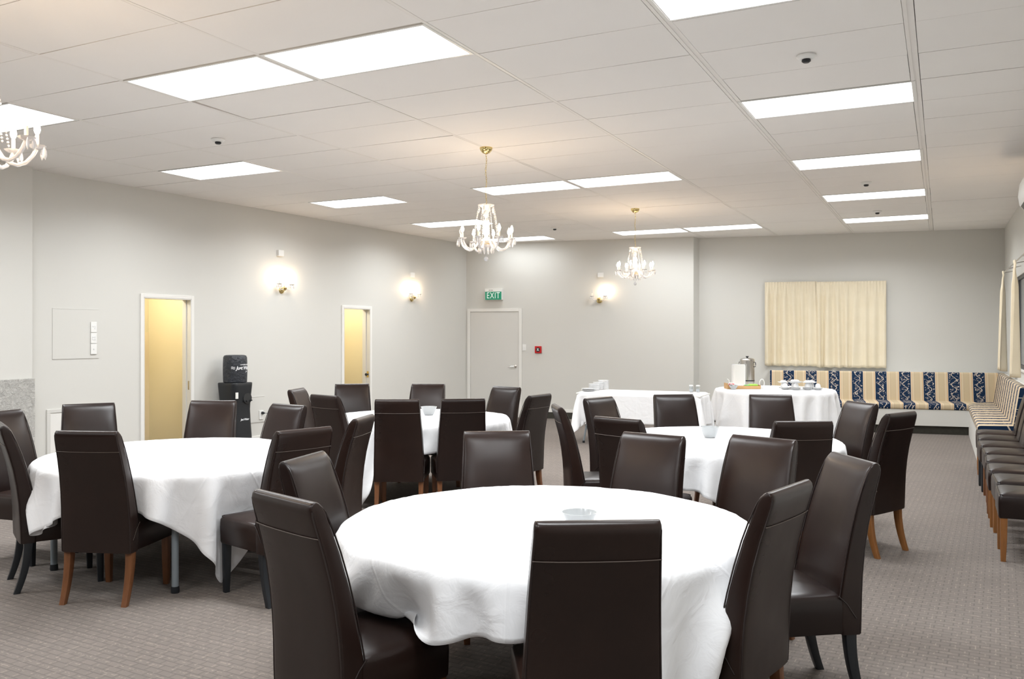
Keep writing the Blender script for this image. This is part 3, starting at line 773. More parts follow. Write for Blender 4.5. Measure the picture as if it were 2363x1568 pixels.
def make_chair(legwood_front, legwood_rear):
    t = empty('dining_chair')
    bk = MB().loft(rings_back()).build('backrest', leather_m, t, smooth=True, auto=70)
    # piping on the outer edges and the horizontal seam across the back
    mb = MB(); P = rings_back()[:-3]
    for sx in (-1, 1):
        for front in (0, 1):
            pts = []
            for r in P:
                w_ = max(p[0] for p in r); y0 = min(p[1] for p in r); y1 = max(p[1] for p in r)
                zz = sum(p[2] for p in r) / len(r)
                pts.append((sx * (w_ - 0.004), (y1 - 0.011) if front else (y0 + 0.009), zz + (-0.12 if front else 0.12) * 0.03))
            if front: pts = pts[2:]
            mb.tube(pts, 0.0032, 5)
    mb.build('piping', piping_m, bk, smooth=True)
    MB().tube([(0.193 * u, -0.3165 - 0.006 * (1 - abs(u) ** 5), 0.897 - 0.003 * (1 - u * u)) for u in (-1, -0.95, -0.85, -0.6, -0.3, 0, 0.3, 0.6, 0.85, 0.95, 1)], 0.0019, 5).build('seam', stitch_m, bk, smooth=True)
    # seat
    rings = []
    for (z, ins) in ((0.300, 0.004), (0.312, 0.0), (0.40, -0.002), (0.445, 0.0), (0.458, 0.006), (0.466, 0.018)):
        r = []
        for (x, y) in rrect(0.435 - 2 * ins, 0.415 - 2 * ins, 0.022, 5):
            wy = 1 + 0.03 * (y / 0.2)
            zz = z
            if z < 0.35: zz += 0.022 * max(0, math.cos(PI * (y - 0.0) / 0.40)) * (1 if abs(x) > 0.1 else 0.6) 
            r.append((x * wy, y + 0.032, zz))
        rings.append(r)
    for (s_, z) in ((0.85, 0.474), (0.6, 0.482), (0.3, 0.487), (0.05, 0.488)):
        rings.append([(x * s_, (y - 0.032) * s_ + 0.032, z) for (x, y, _) in rings[5]])
    st = MB().loft(rings).build('seat', leather_m, t, smooth=True, auto=60)
    ol = [(x * 0.995, (y - 0.032) * 0.995 + 0.032, 0.4635) for (x, y, _) in rings[4]]
    ol.sort(key=lambda p: math.atan2(p[1] - 0.032, p[0]))
    i0 = min(range(len(ol)), key=lambda i: abs(math.atan2(ol[i][1] - 0.032, ol[i][0]) + PI / 2)); ol = ol[i0:] + ol[:i0]
    MB().tube([p for p in ol if p[1] > -0.13], 0.003, 5).build('piping', piping_m, st, smooth=True)
    for sx in (-1, 1): MB().tube([(sx * 0.2135, -0.135, 0.463), (sx * 0.2155, -0.17, 0.43), (sx * 0.2165, -0.21, 0.37)], 0.0028, 5).build('piping', piping_m, st, smooth=True)
    for sx in (-1, 1):
        r = []
        for z, h, y in ((0.318, 0.022, 0.206), (0.16, 0.020, 0.207), (0.02, 0.0165, 0.210), (0.0, 0.0155, 0.210)):
            r.append([(sx * 0.192 + x, y + yy, z) for x, yy in rrect(2 * h, 2 * h, 0.004, 2)])
        MB().loft(r).build('leg', legwood_front, t, smooth=True)
    for sx in (-1, 1):
        r = []
        for k in range(9):
            f = k / 8; z = 0.318 * (1 - f); y = -0.192 - 0.062 * f ** 2.0; h = 0.022 - 0.006 * f
            r.append([(sx * 0.190 + x, y + yy, z) for x, yy in rrect(2 * h, 2 * h * 1.1, 0.004, 2)])
        MB().loft(r).build('leg', legwood_rear, t, smooth=True)
    for ch in t.children: pass
    return t
PROTO = {}
def chair(key, x, y, facing, label, group, fw=None, rw=None):
    k = (fw or brown_wood, rw or brown_wood)
    if k not in PROTO: PROTO[k] = o = make_chair(*k)
    else: o = copy_tree(PROTO[k])
    o.location = (x, y, 0); o.rotation_euler[2] = math.radians(facing - 90)
    tag(o, label, 'chair', group)
    CH.append((x, y, math.radians(facing - 90)))
    return o
CH = []
K, B_, O_ = black_wood, brown_wood, orange_wood
G1, G2, G3, G4 = 'chairs around the nearest round table', 'chairs around the left round table', 'chairs around the far left round table', 'chairs around the far right round table'
CHAIRS = [
 ('C1', -1.91, 2.58, 73, 'large dark leather chair seen from behind, left of the nearest table', G1, B_, B_),
 ('C2', -1.07, 2.66, 120, 'dark leather chair with its back to the camera, front centre of the nearest table', G1, B_, B_),
 ('C3', -0.81, 3.31, 167, 'dark leather chair seen side on from behind, right of the nearest table', G1, B_, B_),
 ('C4', -0.62, 3.95, -146, 'dark leather chair with black curved legs showing its front, right of nearest table', G1, B_, K),
 ('C5', -2.10, 4.07, -58, 'dark leather chair facing the camera, behind the nearest table on its left', G1, B_, B_),
 ('C6', -1.49, 4.29, -101, 'brown leather chair with reddish sheen, directly behind the nearest table', G1, B_, B_),
 ('C7', -0.96, 4.42, -109, 'brown leather chair behind the nearest table, right of the bowl', G1, B_, B_),
 ('C8', -2.27, 3.12, 12, 'brown leather chair showing its front between left and nearest tables', G1, K, K),
 ('C9', -4.47, 3.60, 110, 'dark leather chair with its back to the camera at the left table', G2, B_, B_),
 ('C10', -5.05, 3.62, 62, 'dark leather chair with black legs cut by the left picture edge', G2, K, K),
 ('C11', -5.74, 3.91, 8, 'leather chair at the far left edge behind the black legged chair', G2, K, K),
 ('C12', -5.82, 4.45, -33, 'leather chair behind the left table beneath the wall hatch', G2, K, K),
 ('C13', -5.30, 5.02, -64, 'leather chair behind the left table, in front of the water cooler', G2, K, K),
 ('C14', -4.65, 4.96, -98, 'leather chair behind the left table, next to the wall socket', G2, K, K),
 ('C15', -3.64, 4.03, 165, 'dark chair seen from behind with black legs, right of the left table', G2, K, K),
 ('C17', -3.78, 4.62, -162, 'dark chair seen almost side on, between the left and far left tables', G2, B_, B_),
 ('C18', -4.28, 6.38, 116, 'dark chair with its back to the camera, left one before the far left table', G3, B_, B_),
 ('C19', -3.87, 6.66, 128, 'dark chair with its back to the camera, right one before the far left table', G3, B_, B_),
 ('C20', -3.62, 7.20, 174, 'dark chair seen from behind on the right of the far left table', G3, B_, B_),
 ('C21', -4.21, 7.81, -106, 'leather chair in front of the exit door', G3, B_, B_),
 ('C22', -5.03, 7.87, -71, 'leather chair behind the small bowl on the far left table', G3, B_, B_),
 ('C23', -5.70, 7.56, -50, 'leather chair below the second doorway', G3, B_, B_),
 ('C24', -5.57, 6.94, 19, 'leather chair at the left end of the far left table', G3, B_, B_),
 ('C25', -4.96, 6.55, 77, 'dark chair turned from the camera, left of the far left table cloth', G3, B_, B_),
 ('C26', -2.40, 6.29, 32, 'dark chair seen side on at the left end of the far right table', G4, K, K),
 ('C27', -2.39, 6.97, -18, 'dark chair showing its front, before the left end of the long buffet', G4, K, K),
 ('C28', -1.82, 5.69, 72, 'dark chair seen from behind, before the far right table on its left', G4, B_, B_),
 ('C29', -2.03, 7.48, -55, 'leather chair facing the camera in front of the long buffet table', G4, B_, B_),
 ('C30', -1.30, 7.80, -70, 'leather chair facing the camera in front of the round drinks table', G4, B_, B_),
 ('C31', -0.95, 5.99, 120, 'dark chair with its back to the camera, before the far right table', G4, B_, O_),
 ('C32', -0.83, 7.31, -140, 'brown leather chair showing its front at the right of the far right table', G4, B_, B_),
 ('C33', -0.55, 6.80, 154, 'dark chair with splayed brown legs, rightmost at the far right table', G4, O_, O_),
]
for c_ in CHAIRS: chair(*c_)
ordn = ['nearest chair', 'second nearest chair', 'third chair', 'fourth chair', 'fifth chair', 'sixth chair', 'seventh chair', 'farthest chair, next to the bench,']
for k in range(8):
    lw = (O_, O_) if k < 3 else ((B_, B_) if k < 5 else ((K, K) if k == 5 else (O_, O_)))
    chair('R', 0.585 + 0.010 * math.sin(k * 2.1) - 0.002 * k, 7.02 + 0.585 * k, 180 + 2 * math.sin(k * 1.7), 'brown leather chair in the row on the right wall, %s of the row' % ordn[k] if k < 7 else 'brown leather chair in the right wall row, farthest one next to the bench', 'row of chairs along the right wall', *lw)

# ------------------------------------------------------------------ tables and cloths
def round_table(x, y, r, label, rz=0.0, legr=0.56):
    t = empty('folding_table', (x, y, 0), rz)
    tag(t, label, 'table')
    MB().lathe([(r - 0.03, 0.700), (r - 0.018, 0.704), (r - 0.016, 0.722), (r - 0.024, 0.728)], n=64).build('tabletop', white_trim, t, smooth=True)
    first = None
    for sx in (-1, 1):
        for sy in (-1, 1):
            if first is None:
                first = MB().tube([(0, 0, 0.03), (0, 0, 0.702)], 0.021, 12).build('leg', steel_leg, t, smooth=True)
                MB().lathe([(0.024, 0.0), (0.026, 0.012), (0.024, 0.04)], n=14).build('rubber_foot', plastic_k, first, smooth=True)
                l = first
            else: l = copy_tree(first, t)
            l.location = (sx * legr, sy * legr, 0)
    return t
TABS = {'T1': (-1.57, 3.47, 0.90), 'T2': (-4.72, 4.31, 0.92), 'T3': (-4.70, 7.28, 0.92), 'T4': (-1.57, 6.83, 0.92), 'T5': (-2.28, 13.45, 0.88)}
LB = {'T1': 'round folding table under the nearest white cloth', 'T2': 'round folding table with grey legs under the left white cloth', 'T3': 'round folding table under the far left white cloth',
      'T4': 'round folding table under the far right white cloth', 'T5': 'round table under the white cloth that carries the urn and cups'}
for k, (x, y, r) in TABS.items(): round_table(x, y, r, LB[k], 0.0 if k != 'T5' else 0.3)

def simulate(w_, h_, cx, cy, rot, r=None, box=None, ztop=0.742, n=60, steps=170, seed=1, chairs=True, its=9):
    """position based cloth: square sheet laid over a table, collides with table edge, chairs and floor"""
    nx = n; ny = max(8, int(round(n * h_ / w_)))
    rng = np.random.default_rng(seed)
    gx, gy = np.meshgrid(np.linspace(-w_ / 2, w_ / 2, nx), np.linspace(-h_ / 2, h_ / 2, ny), indexing='ij')
    c_, s_ = math.cos(rot), math.sin(rot)
    P = np.stack([cx + gx * c_ - gy * s_, cy + gx * s_ + gy * c_, np.full_like(gx, ztop + 0.004)], -1)
    P[..., 2] += rng.normal(0, 0.002, gx.shape)
    def depth(Q):                         # signed outside distance + outward normal in plane
        if r is not None:
            d = Q[..., :2] - np.array([cx, cy]); l = np.maximum(np.linalg.norm(d, axis=-1), 1e-6)
            return l - r, d / l[..., None]
        d = Q[..., :2] - np.array([cx, cy]); a, b = box[2]; lx = d[..., 0] * a + d[..., 1] * b; ly = -d[..., 0] * b + d[..., 1] * a
        ex = np.abs(lx) - box[0]; ey = np.abs(ly) - box[1]
        usex = ex > ey
        nx_ = np.where(usex, np.sign(lx), 0); ny_ = np.where(usex, 0, np.sign(ly))
        nrm = np.stack([nx_ * a - ny_ * b, nx_ * b + ny_ * a], -1)
        return np.maximum(ex, ey), nrm
    dd, _ = depth(P); pin = dd < -0.035
    V = np.zeros_like(P); P0 = P.copy(); dt = 1 / 60
    sxl = w_ / (nx - 1); syl = h_ / (ny - 1); dg = math.hypot(sxl, syl)
    W_ = np.where(pin, 0.0, 1.0)[..., None]
    cons = []
    for o_ in (0, 1):
        cons.append((slice(o_, nx - 1, 2), slice(None), slice(o_ + 1, nx, 2), slice(None), sxl, 1.0))
        cons.append((slice(None), slice(o_, ny - 1, 2), slice(None), slice(o_ + 1, ny, 2), syl, 1.0))
        cons.append((slice(o_, nx - 1, 2), slice(0, ny - 1), slice(o_ + 1, nx, 2), slice(1, ny), dg, 0.5))
        cons.append((slice(o_, nx - 1, 2), slice(1, ny), slice(o_ + 1, nx, 2), slice(0, ny - 1), dg, 0.5))
    for o_ in (0, 1, 2, 3):
        A_ = np.arange(o_, nx - 2, 4); 
        if len(A_): cons.append((A_, slice(None), A_ + 2, slice(None), 2 * sxl, 0.12))
        A_ = np.arange(o_, ny - 2, 4)
        if len(A_): cons.append((slice(None), A_, slice(None), A_ + 2, 2 * syl, 0.12))
    obs = []
    if chairs:
        for (x, y, a) in CH:
            if math.hypot(x - cx, y - cy) < 2.6: obs.append((x, y, math.cos(a), math.sin(a)))
    for st in range(steps):
        V[..., 2] -= 9.8 * dt; V *= 0.965
        Q = P + V * dt * W_
        for _ in range(its):
            for a, b, c2_, d_, L0, k in cons:
                A = Q[a, b]; Bq = Q[c2_, d_]; wa = W_[a, b]; wb = W_[c2_, d_]
                dl = Bq - A; ln = np.linalg.norm(dl, axis=-1, keepdims=True) + 1e-9
                cr = dl * ((ln - L0) / ln) * k / np.maximum(wa + wb, 1)
                Q[a, b] = A + cr * wa; Q[c2_, d_] = Bq - cr * wb
            e, nr = depth(Q); z = Q[..., 2]
            under = ztop + 0.004 - z
            inside = (e < 0.006) & (under > 0) & (z > ztop - 0.07)
            top = inside & (under < (0.006 - e))
            side = inside & ~top
            Q[..., 2] = np.where(top, ztop + 0.004, Q[..., 2])
            push = np.where(side, 0.006 - e, 0)[..., None]
            Q[..., :2] += nr * push
            for (x, y, ca, sa) in (obs if st > 70 else ()):
                lx = (Q[..., 0] - x) * ca + (Q[..., 1] - y) * sa; ly = -(Q[..., 0] - x) * sa + (Q[..., 1] - y) * ca; z = Q[..., 2]
                m1 = (np.abs(lx) < 0.235) & (ly > -0.17) & (ly < 0.255) & (z < 0.498)
                pu = np.stack([0.498 - z, 0.255 - ly, 0.235 - np.abs(lx)], -1); am = pu.argmin(-1)
                Q[..., 2] = np.where(m1 & (am == 0), 0.498, z)
                my = m1 & (am == 1); 
                Q[..., 0] += np.where(my, -(0.255 - ly) * sa, 0); Q[..., 1] += np.where(my, (0.255 - ly) * ca, 0)
                mx = m1 & (am == 2); sg = np.sign(lx) * (0.235 - np.abs(lx))
                Q[..., 0] += np.where(mx, sg * ca, 0); Q[..., 1] += np.where(mx, sg * sa, 0)
            Q[..., 2] = np.maximum(Q[..., 2], 0.01)
        Q = np.where(pin[..., None], P0, Q)
        V = (Q - P) / dt; P = Q
        sp = np.linalg.norm(V, axis=-1, keepdims=True); V *= np.minimum(1, 3.0 / np.maximum(sp, 1e-6))
        # friction on top
        e, _ = depth(P); V[(e < 0) & (P[..., 2] > ztop)] *= 0.3
    P[pin, 2] = ztop + 0.004
    return P
def cloth_obj(P, label, origin, folds=()):
    nx, ny, _ = P.shape; V = P.reshape(-1, 3) - np.array([*origin, 0.0])
    f = [(i * ny + j, (i + 1) * ny + j, (i + 1) * ny + j + 1, i * ny + j + 1) for i in range(nx - 1) for j in range(ny - 1)]
    me = bpy.data.meshes.new('tablecloth'); me.from_pydata([tuple(map(float, v)) for v in V], [], f); me.update()
    me.materials.append(cloth_paint); me.polygons.foreach_set('use_smooth', [True] * len(me.polygons))
    uv = me.uv_layers.new(name='UVMap')
    for pl in me.polygons:
        for li in pl.loop_indices:
            vi = me.loops[li].vertex_index; uv.data[li].uv = ((vi // ny) / (nx - 1), (vi % ny) / (ny - 1))
    o = bpy.data.objects.new('tablecloth', me); COL.objects.link(o); o.location = (*origin, 0)
    sd = o.modifiers.new('sub', 'SUBSURF'); sd.levels = 1; sd.render_levels = 1
    so = o.modifiers.new('thick', 'SOLIDIFY'); so.thickness = 0.0015; so.offset = 1
    return tag(o, label, 'tablecloth', 'white tablecloths')
for k, L_, ang, seed, lab in (('T1', 2.20, -74, 3, 'large white cloth on the nearest round table, with bowl'), ('T2', 2.22, -70, 5, 'white cloth on the left round table before the first doorway'),
                              ('T3', 2.30, -45, 7, 'white cloth on the far left round table'), ('T4', 2.32, -98, 9, 'white cloth on the far right round table, behind the nearest table'),
                              ('T5', 2.62, -75, 11, 'long white cloth on the round drinks table with urn and cups')):
    x, y, r = TABS[k]
    P = simulate(L_, L_, x, y, math.radians(ang), r=r, seed=seed, n=60)
    cloth_obj(P, lab, (x, y))
# buffet table
BX, BY, BA = -3.86, 11.92, math.radians(2)
t = empty('buffet_table', (BX, BY, 0), BA)
tag(t, 'long folding table with bent steel legs under the white buffet cloth', 'table')
MB().box(-0.9, 0.9, -0.33, 0.33, 0.705, 0.728).build('tabletop', white_trim, t, bevel=0.006)
for sx in (-1, 1):
    for sy in (-1, 1):
        l = MB().tube([(sx * 0.62, sy * 0.28, 0.712), (sx * 0.66, sy * 0.28, 0.42), (sx * 0.76, sy * 0.28, 0.24), (sx * 0.80, sy * 0.28, 0.02)], 0.014, 10).build('leg', steel_leg, t, smooth=True)
        MB().lathe([(0.018, 0.0), (0.018, 0.03)], c=(sx * 0.80, sy * 0.28, 0), n=12).build('rubber_foot', plastic_k, l)
P = simulate(2.62, 1.50, BX, BY, BA, box=(0.9, 0.34, (math.cos(BA), math.sin(BA))), ztop=0.74, n=66, seed=13, chairs=False)
cloth_obj(P, 'white cloth on the long rectangular buffet table by the far wall', (BX, BY))

# ------------------------------------------------------------------ tableware
ZT = 0.750
def bowl(x, y, r0, r1, h, label):
    mb = MB(); mb.lathe([(0.001, 0.002), (r0 * 0.85, 0.0), (r0, 0.006), ((r0 + r1) / 2 * 1.02, h * 0.5), (r1, h), (r1 - 0.004, h), ((r0 + r1) / 2 * 0.96, h * 0.5), (r0 * 0.9, 0.012), (0.001, 0.010)], n=36, caps=False)
    o = mb.build('serving_bowl', bowl_china, smooth=True, loc=(x, y, ZT)); return tag(o, label, 'bowl')
bowl(-1.362, 3.352, 0.042, 0.075, 0.072, 'small white bowl on the nearest round table')
bowl(-4.668, 7.44, 0.048, 0.082, 0.085, 'small white bowl on the far left round table')
bowl(-1.651, 6.81, 0.045, 0.074, 0.085, 'small white bowl on the far right round table')

def plate_stack(pos, n, r, hh, name, prof, group, labf, cat):
    first = None
    for k in range(n):
        if first is None: o = first = MB().lathe(prof, n=28, caps=False).build(name, china, smooth=True)
        else: o = first.copy(); COL.objects.link(o)
        o.location = (pos[0] + random.uniform(-0.001, 0.001), pos[1], ZT + hh * k)
        tag(o, labf(k, n), cat, group)
PLATE = [(0.001, 0.0), (0.060, 0.0), (0.080, 0.002), (0.082, 0.0085), (0.078, 0.0085), (0.058, 0.0035), (0.001, 0.003)]
WIDE = [(0.001, 0.0), (0.075, 0.0), (0.105, 0.010), (0.108, 0.013), (0.103, 0.012), (0.073, 0.004), (0.001, 0.004)]
def nth(k, n, where):
    if k == n - 1: return 'top plate of the %s' % where
    if k == 0: return 'bottom plate of the %s' % where
    return 'plate inside the %s' % where
for pos, n, pf, where, g in (((-4.60, 11.68), 3, WIDE, 'low wide plate stack at the front left of the buffet', 'front'), ((-4.60, 11.90), 11, PLATE, 'shortest tall plate stack on the buffet', 'short'),
                          ((-4.60, 12.07), 13, PLATE, 'middle tall plate stack on the buffet', 'middle'), ((-4.56, 12.19), 16, PLATE, 'tallest plate stack at the back of the buffet', 'tall')):
    plate_stack(pos, n, 0.08, 0.0082 if pf is PLATE else 0.011, 'plate', pf, 'plates in the ' + where, lambda k, n, w_=where: nth(k, n, w_), 'plate')
for (x, y), lab in (((-3.19, 12.06), 'clear glass jar with lid, left of the pair on the buffet'), ((-3.10, 12.09), 'clear glass jar with lid, right of the pair on the buffet')):
    t = empty('glass_jar', (x, y, ZT)); tag(t, lab, 'jar', 'glass jars on the buffet')
    MB().lathe([(0.001, 0), (0.026, 0), (0.028, 0.005), (0.028, 0.085), (0.026, 0.085), (0.026, 0.006), (0.001, 0.004)], n=20, caps=False).build('glass', clear_glass, t, smooth=True)
    MB().lathe([(0.001, 0.085), (0.029, 0.085), (0.029, 0.10), (0.001, 0.103)], n=20, caps=False).build('lid', plastic_w, t, smooth=True)
    MB().lathe([(0.001, 0.006), (0.024, 0.006), (0.024, 0.04), (0.001, 0.045)], n=16, caps=False).build('sugar', china, t, smooth=True)

# urn
t = empty('hot_water_urn', (-2.78, 13.92, ZT), math.radians(-100)); tag(t, 'tall stainless steel hot water urn on the drinks table', 'urn')
MB().lathe([(0.095, 0.0), (0.105, 0.01), (0.105, 0.05), (0.112, 0.055), (0.112, 0.10), (0.112, 0.395)], n=36).build('body', chrome, t, smooth=True)
MB().lathe([(0.114, 0.078), (0.115, 0.08), (0.115, 0.095), (0.114, 0.097)], n=36, caps=False).build('black_band', plastic_k, t, smooth=True)
MB().lathe([(0.114, 0.39), (0.115, 0.40), (0.112, 0.42), (0.095, 0.437), (0.05, 0.447), (0.001, 0.45)], n=36, caps=False).build('lid', chrome, t, smooth=True)
MB().lathe([(0.012, 0.448), (0.012, 0.46), (0.024, 0.462), (0.024, 0.474), (0.001, 0.476)], n=18).build('lid_knob', plastic_k, t, smooth=True)
MB().box(0.106, 0.120, -0.016, 0.016, 0.31, 0.345).build('badge', plastic_k, t)
mb = MB()
for s_ in (-1, 1): mb.tube([(0, s_ * 0.11, 0.38), (0, s_ * 0.135, 0.375), (0, s_ * 0.14, 0.34), (0, s_ * 0.135, 0.31), (0, s_ * 0.11, 0.305)], 0.006, 8)
mb.build('handle', plastic_k, t, smooth=True)
# white drink dispenser with tap
t = empty('drink_dispenser', (-2.85, 13.60, ZT), math.radians(25)); tag(t, 'white plastic drink dispenser with a tap, before the steel urn', 'drink dispenser')
MB().loft([[(x, y, z) for x, y in rrect(0.20 * k, 0.13 * k, 0.03, 4)] for z, k in ((0, 0.96), (0.02, 1), (0.33, 1.0), (0.345, 0.97))]).build('body', plastic_w, t, smooth=True)
MB().loft([[(x, y, z) for x, y in rrect(0.19, 0.12, 0.03, 4)] for z in (0.345, 0.352)]).build('lid', china, t, smooth=True)
mb = MB(); mb.tube([(-0.10, 0, 0.06), (-0.15, -0.01, 0.06), (-0.155, -0.01, 0.04)], 0.009, 8); mb.tube([(-0.145, -0.01, 0.065), (-0.15, -0.01, 0.10), (-0.175, -0.01, 0.125)], 0.007, 8)
mb.build('tap', plastic_w, t, smooth=True)
# wooden tray with packets
t = empty('wooden_tray', (-2.71, 13.20, ZT), math.radians(26)); tag(t, 'pale wooden tray of drink packets on the drinks table', 'tray')
mb = MB(); mb.box(-0.24, 0.24, -0.11, 0.11, 0, 0.008)
mb.build('tray_base', wood_tray, t)
mb = MB(); mb.box(-0.24, 0.24, -0.11, -0.10, 0.008, 0.045); mb.box(-0.24, 0.24, 0.10, 0.11, 0.008, 0.045); mb.box(-0.25, -0.24, -0.11, 0.11, 0, 0.085); mb.box(0.24, 0.25, -0.11, 0.11, 0, 0.06)
mb.build('tray_side', wood_tray, t, bevel=0.003)
packs = [((0.55, 0.02, 0.05), 'deep pink'), ((0.78, 0.74, 0.72), 'white and red'), ((0.22, 0.50, 0.16), 'green'), ((0.38, 0.72, 0.10), 'bright lime green')]
for k, (cc, nm) in enumerate(packs):
    m = noisy('packet_' + nm.replace(' ', '_'), cc, 0.15, 30, 60, 0.0, rough=0.45)
    a = math.radians(26); lx = (-0.16, -0.05, 0.07, 0.16)[k]; hz = (0.085, 0.075, 0.07, 0.08)[k]
    ww = (0.07, 0.11, 0.06, 0.13)[k]
    mb = MB().loft([[(x, y, z) for x, y in rrect(ww * q, 0.12 * q, 0.012, 3)] for z, q in ((0, 0.95), (0.01, 1), (hz - 0.03, 1), (hz - 0.02, 0.85))])
    o = mb.build('drink_packet', m, loc=(-2.71 + lx * math.cos(a), 13.20 + lx * math.sin(a), ZT + 0.0085), rz=a, smooth=True)
    tag(o, '%s packet lying in the pale wooden tray' % nm, 'packet', 'packets in the wooden tray')
bowl(-2.79, 12.96, 0.035, 0.068, 0.06, 'white bowl heaped with sachets before the wooden tray')
mb = MB(); rr2 = random.Random(3)
for k in range(9):
    x, y = rr2.uniform(-0.035, 0.035), rr2.uniform(-0.035, 0.035)
    M = Matrix.Translation((x, y, 0.05 + rr2.uniform(0, 0.025))) @ Matrix.Rotation(rr2.uniform(0, 3), 4, 'Z') @ Matrix.Rotation(rr2.uniform(-0.6, 0.6), 4, 'X')
    mb.box(-0.022, 0.022, -0.014, 0.014, -0.002, 0.002, M)
o = mb.build('sugar_sachets', plastic_w, loc=(-2.79, 12.96, ZT)); tag(o, 'heap of paper sachets in the white bowl on the drinks table', 'sachets', kind='stuff')
# oval ring stand
t = empty('oval_ring_stand', (-2.46, 13.42, ZT), math.radians(25)); tag(t, 'white oval ring standing beside the wooden tray', 'ring stand')
MB().tube([(0.036 * math.cos(u), 0, 0.075 + 0.062 * math.sin(u)) for u in [2 * PI * q / 28 for q in range(29)]], 0.007, 8).build('ring', plastic_w, t, smooth=True)
MB().box(-0.025, 0.025, -0.02, 0.02, 0, 0.014).build('foot', plastic_w, t, bevel=0.004)
# cups and saucers
SAUCER = [(0.001, 0), (0.035, 0), (0.068, 0.010), (0.070, 0.013), (0.066, 0.012), (0.034, 0.004), (0.001, 0.004)]
CUPI = [(0.038, 0.0), (0.041, 0.002), (0.040, 0.02), (0.034, 0.045), (0.022, 0.056), (0.020, 0.060), (0.001, 0.061)]
def cup_group(pos, nsau, tops, where, idx):
    first = None
    z = ZT
    for k in range(nsau):
        if first is None: o = first = MB().lathe(SAUCER, n=24, caps=False).build('saucer', china, smooth=True)
        else: o = first.copy(); COL.objects.link(o)
        o.location = (*pos, z); z += 0.008
        tag(o, 'white saucer %s of the stack in the %s cup group' % ('on top' if k == nsau - 1 else 'at the bottom' if k == 0 else 'in the middle', where), 'saucer', 'saucers in the %s cup group' % where)
    z += 0.006
    cu = MB().lathe(CUPI, n=22, caps=False).build('cup', china, smooth=True, loc=(*pos, z)); tag(cu, 'upturned white cup on the %s saucer stack' % where, 'cup', 'upturned cups on the drinks table')
    z += 0.062
    fs = None
    for k in range(tops):
        if fs is None: o = fs = MB().lathe(SAUCER, n=24, caps=False).build('saucer', china, smooth=True)
        else: o = fs.copy(); COL.objects.link(o)
        o.location = (*pos, z); o.scale = (1.2, 1.2, 1.2); z += 0.009
        tag(o, 'white saucer %s balanced on the %s upturned cup' % ('topmost' if k == tops - 1 else 'lower', where), 'saucer', 'saucers balanced on the %s cup' % where)
    if tops:
        c2_ = cu.copy(); COL.objects.link(c2_); c2_.location = (*pos, z + 0.005); c2_.scale = (1.2, 1.2, 0.45); tag(c2_, 'low white cup on the very top of the %s stack' % where, 'cup')
for pos, ns, tp, wh in (((-2.10, 13.30), 3, 0, 'leftmost'), ((-1.99, 13.42), 3, 2, 'second from left'), ((-1.94, 13.27), 4, 2, 'front middle'), ((-1.79, 13.36), 4, 1, 'right middle'), ((-1.65, 13.42), 3, 0, 'rightmost'), ((-2.16, 13.52), 2, 1, 'back left'), ((-1.76, 13.55), 3, 1, 'back right')):
    cup_group(pos, ns, tp, wh, 0)

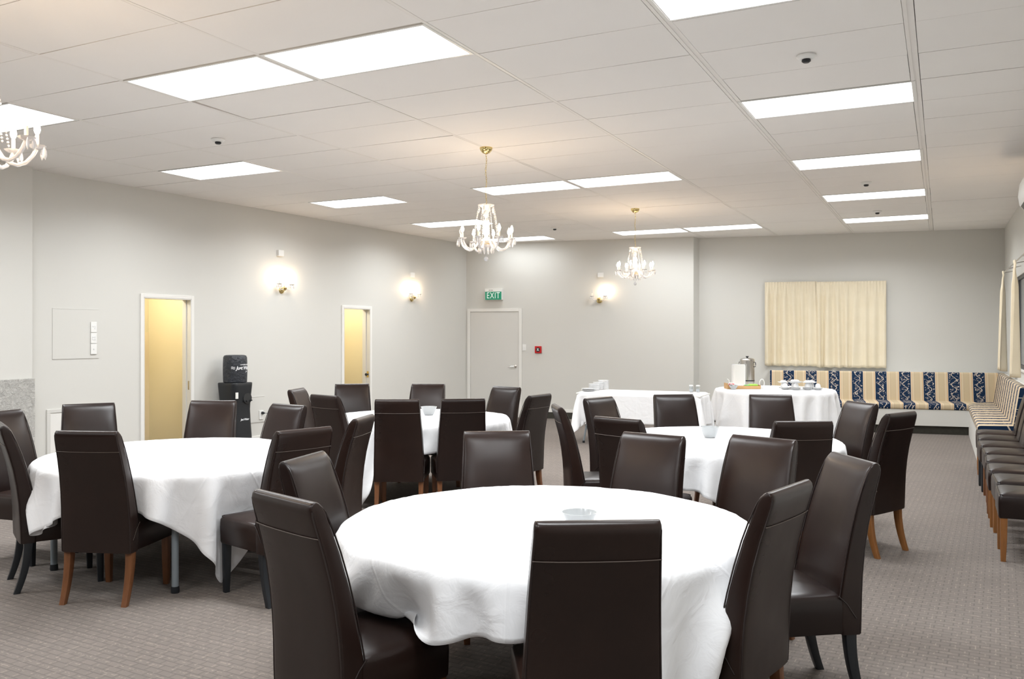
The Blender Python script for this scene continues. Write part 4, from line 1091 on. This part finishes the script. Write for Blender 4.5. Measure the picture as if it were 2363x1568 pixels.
# ------------------------------------------------------------------ water cooler
wc = WL.at(2.62, 0.26, 0)
t = empty('water_cooler', wc, WL.a); tag(t, 'tall black water cooler with covered bottle against the left wall', 'water cooler')
def rr_ring(w_, d_, r, z, cy=0): return [(x, y + cy, z) for x, y in rrect(w_, d_, r, 5)]
MB().loft([rr_ring(0.345, 0.33, 0.07, z * 1.0) if False else rr_ring(w_, w_ * 0.95, 0.075, z) for z, w_ in ((0.0, 0.36), (0.25, 0.345), (0.45, 0.325), (0.60, 0.315), (0.72, 0.325), (0.82, 0.34), (0.90, 0.352), (0.935, 0.355), (0.945, 0.345))]).build('cabinet', plastic_k, t, smooth=True)
fabric_k = noisy('black_bottle_cover', (0.022, 0.026, 0.034), 0.2, 12, 30, 0.6, 0.02, rough=0.45, spec=0.6)
MB().lathe([(r_, z) for z, r_ in ((0.945, 0.13), (0.952, 0.148), (1.0, 0.151), (1.1, 0.153), (1.2, 0.152), (1.27, 0.149), (1.293, 0.138), (1.302, 0.115))], n=40).build('bottle_cover', fabric_k, t, smooth=True)
MB().lathe([(0.07, 0), (0.07, 0.01)], n=20, M=Matrix.Rotation(PI / 2, 4, 'X')).build('dispensing_recess', void_m, t, loc=(0.06, -0.155, 0.74))
mb = MB(); mb.box(-0.045, -0.02, -0.18, -0.16, 0.70, 0.715); mb.box(0.0, 0.03, -0.18, -0.16, 0.70, 0.715); mb.box(0.06, 0.09, -0.185, -0.16, 0.705, 0.72)
mb.build('tap', plastic_k, t, loc=(0.03, 0, 0))
MB().box(-0.178, -0.174, -0.05, 0.02, 0.78, 0.86).build('sticker', plastic_w, t) if False else MB().box(-0.145, -0.105, -0.172, -0.160, 0.745, 0.825).build('sticker', plastic_w, t, bevel=0.002)
txt_w = mat('printed_white', (0.75, 0.76, 0.78), 0.5)
def wrap(o, R):
    for v in o.data.vertices:
        a_ = v.co.x / R; rr_ = R + (v.co.y if abs(v.co.y) < 0.01 else 0)
        v.co = Vector((rr_ * math.sin(a_), -rr_ * math.cos(a_), v.co.z))
    o.data.update(); return o
RW = 0.1545
wrap(text_mesh('logo_text', 'Just Water', 0.062, txt_w, t, Matrix.Translation((0.02, 0, 1.135)) @ RX, 0.0006, shear=0.25, offset=0.0022, space=0.9), RW)
wrap(text_mesh('logo_strapline', 'COOLERS & FILTERS', 0.018, txt_w, t, Matrix.Translation((0.03, 0, 1.178)) @ RX, 0.0006, offset=0.0008), RW)
wrap(text_mesh('logo_script', 'Jw', 0.03, txt_w, t, Matrix.Translation((0.05, 0, 1.09)) @ RX, 0.0006, shear=0.5), RW)
for k in range(3):
    mb = MB(); mb.tube([(-0.165 + 0.012 * q, 0.0, 1.150 - 0.012 * k + 0.004 * math.sin(q * 1.6)) for q in range(5)], 0.0035, 6)
    wrap(mb.build('logo_wave', txt_w, t), RW)
text_mesh('cabinet_text', 'Just Water', 0.035, txt_w, t, Matrix.Translation((0.02, -0.1545, 0.47)) @ RX, 0.001, shear=0.25, offset=0.001, space=0.9)
bpy.context.view_layer.update()
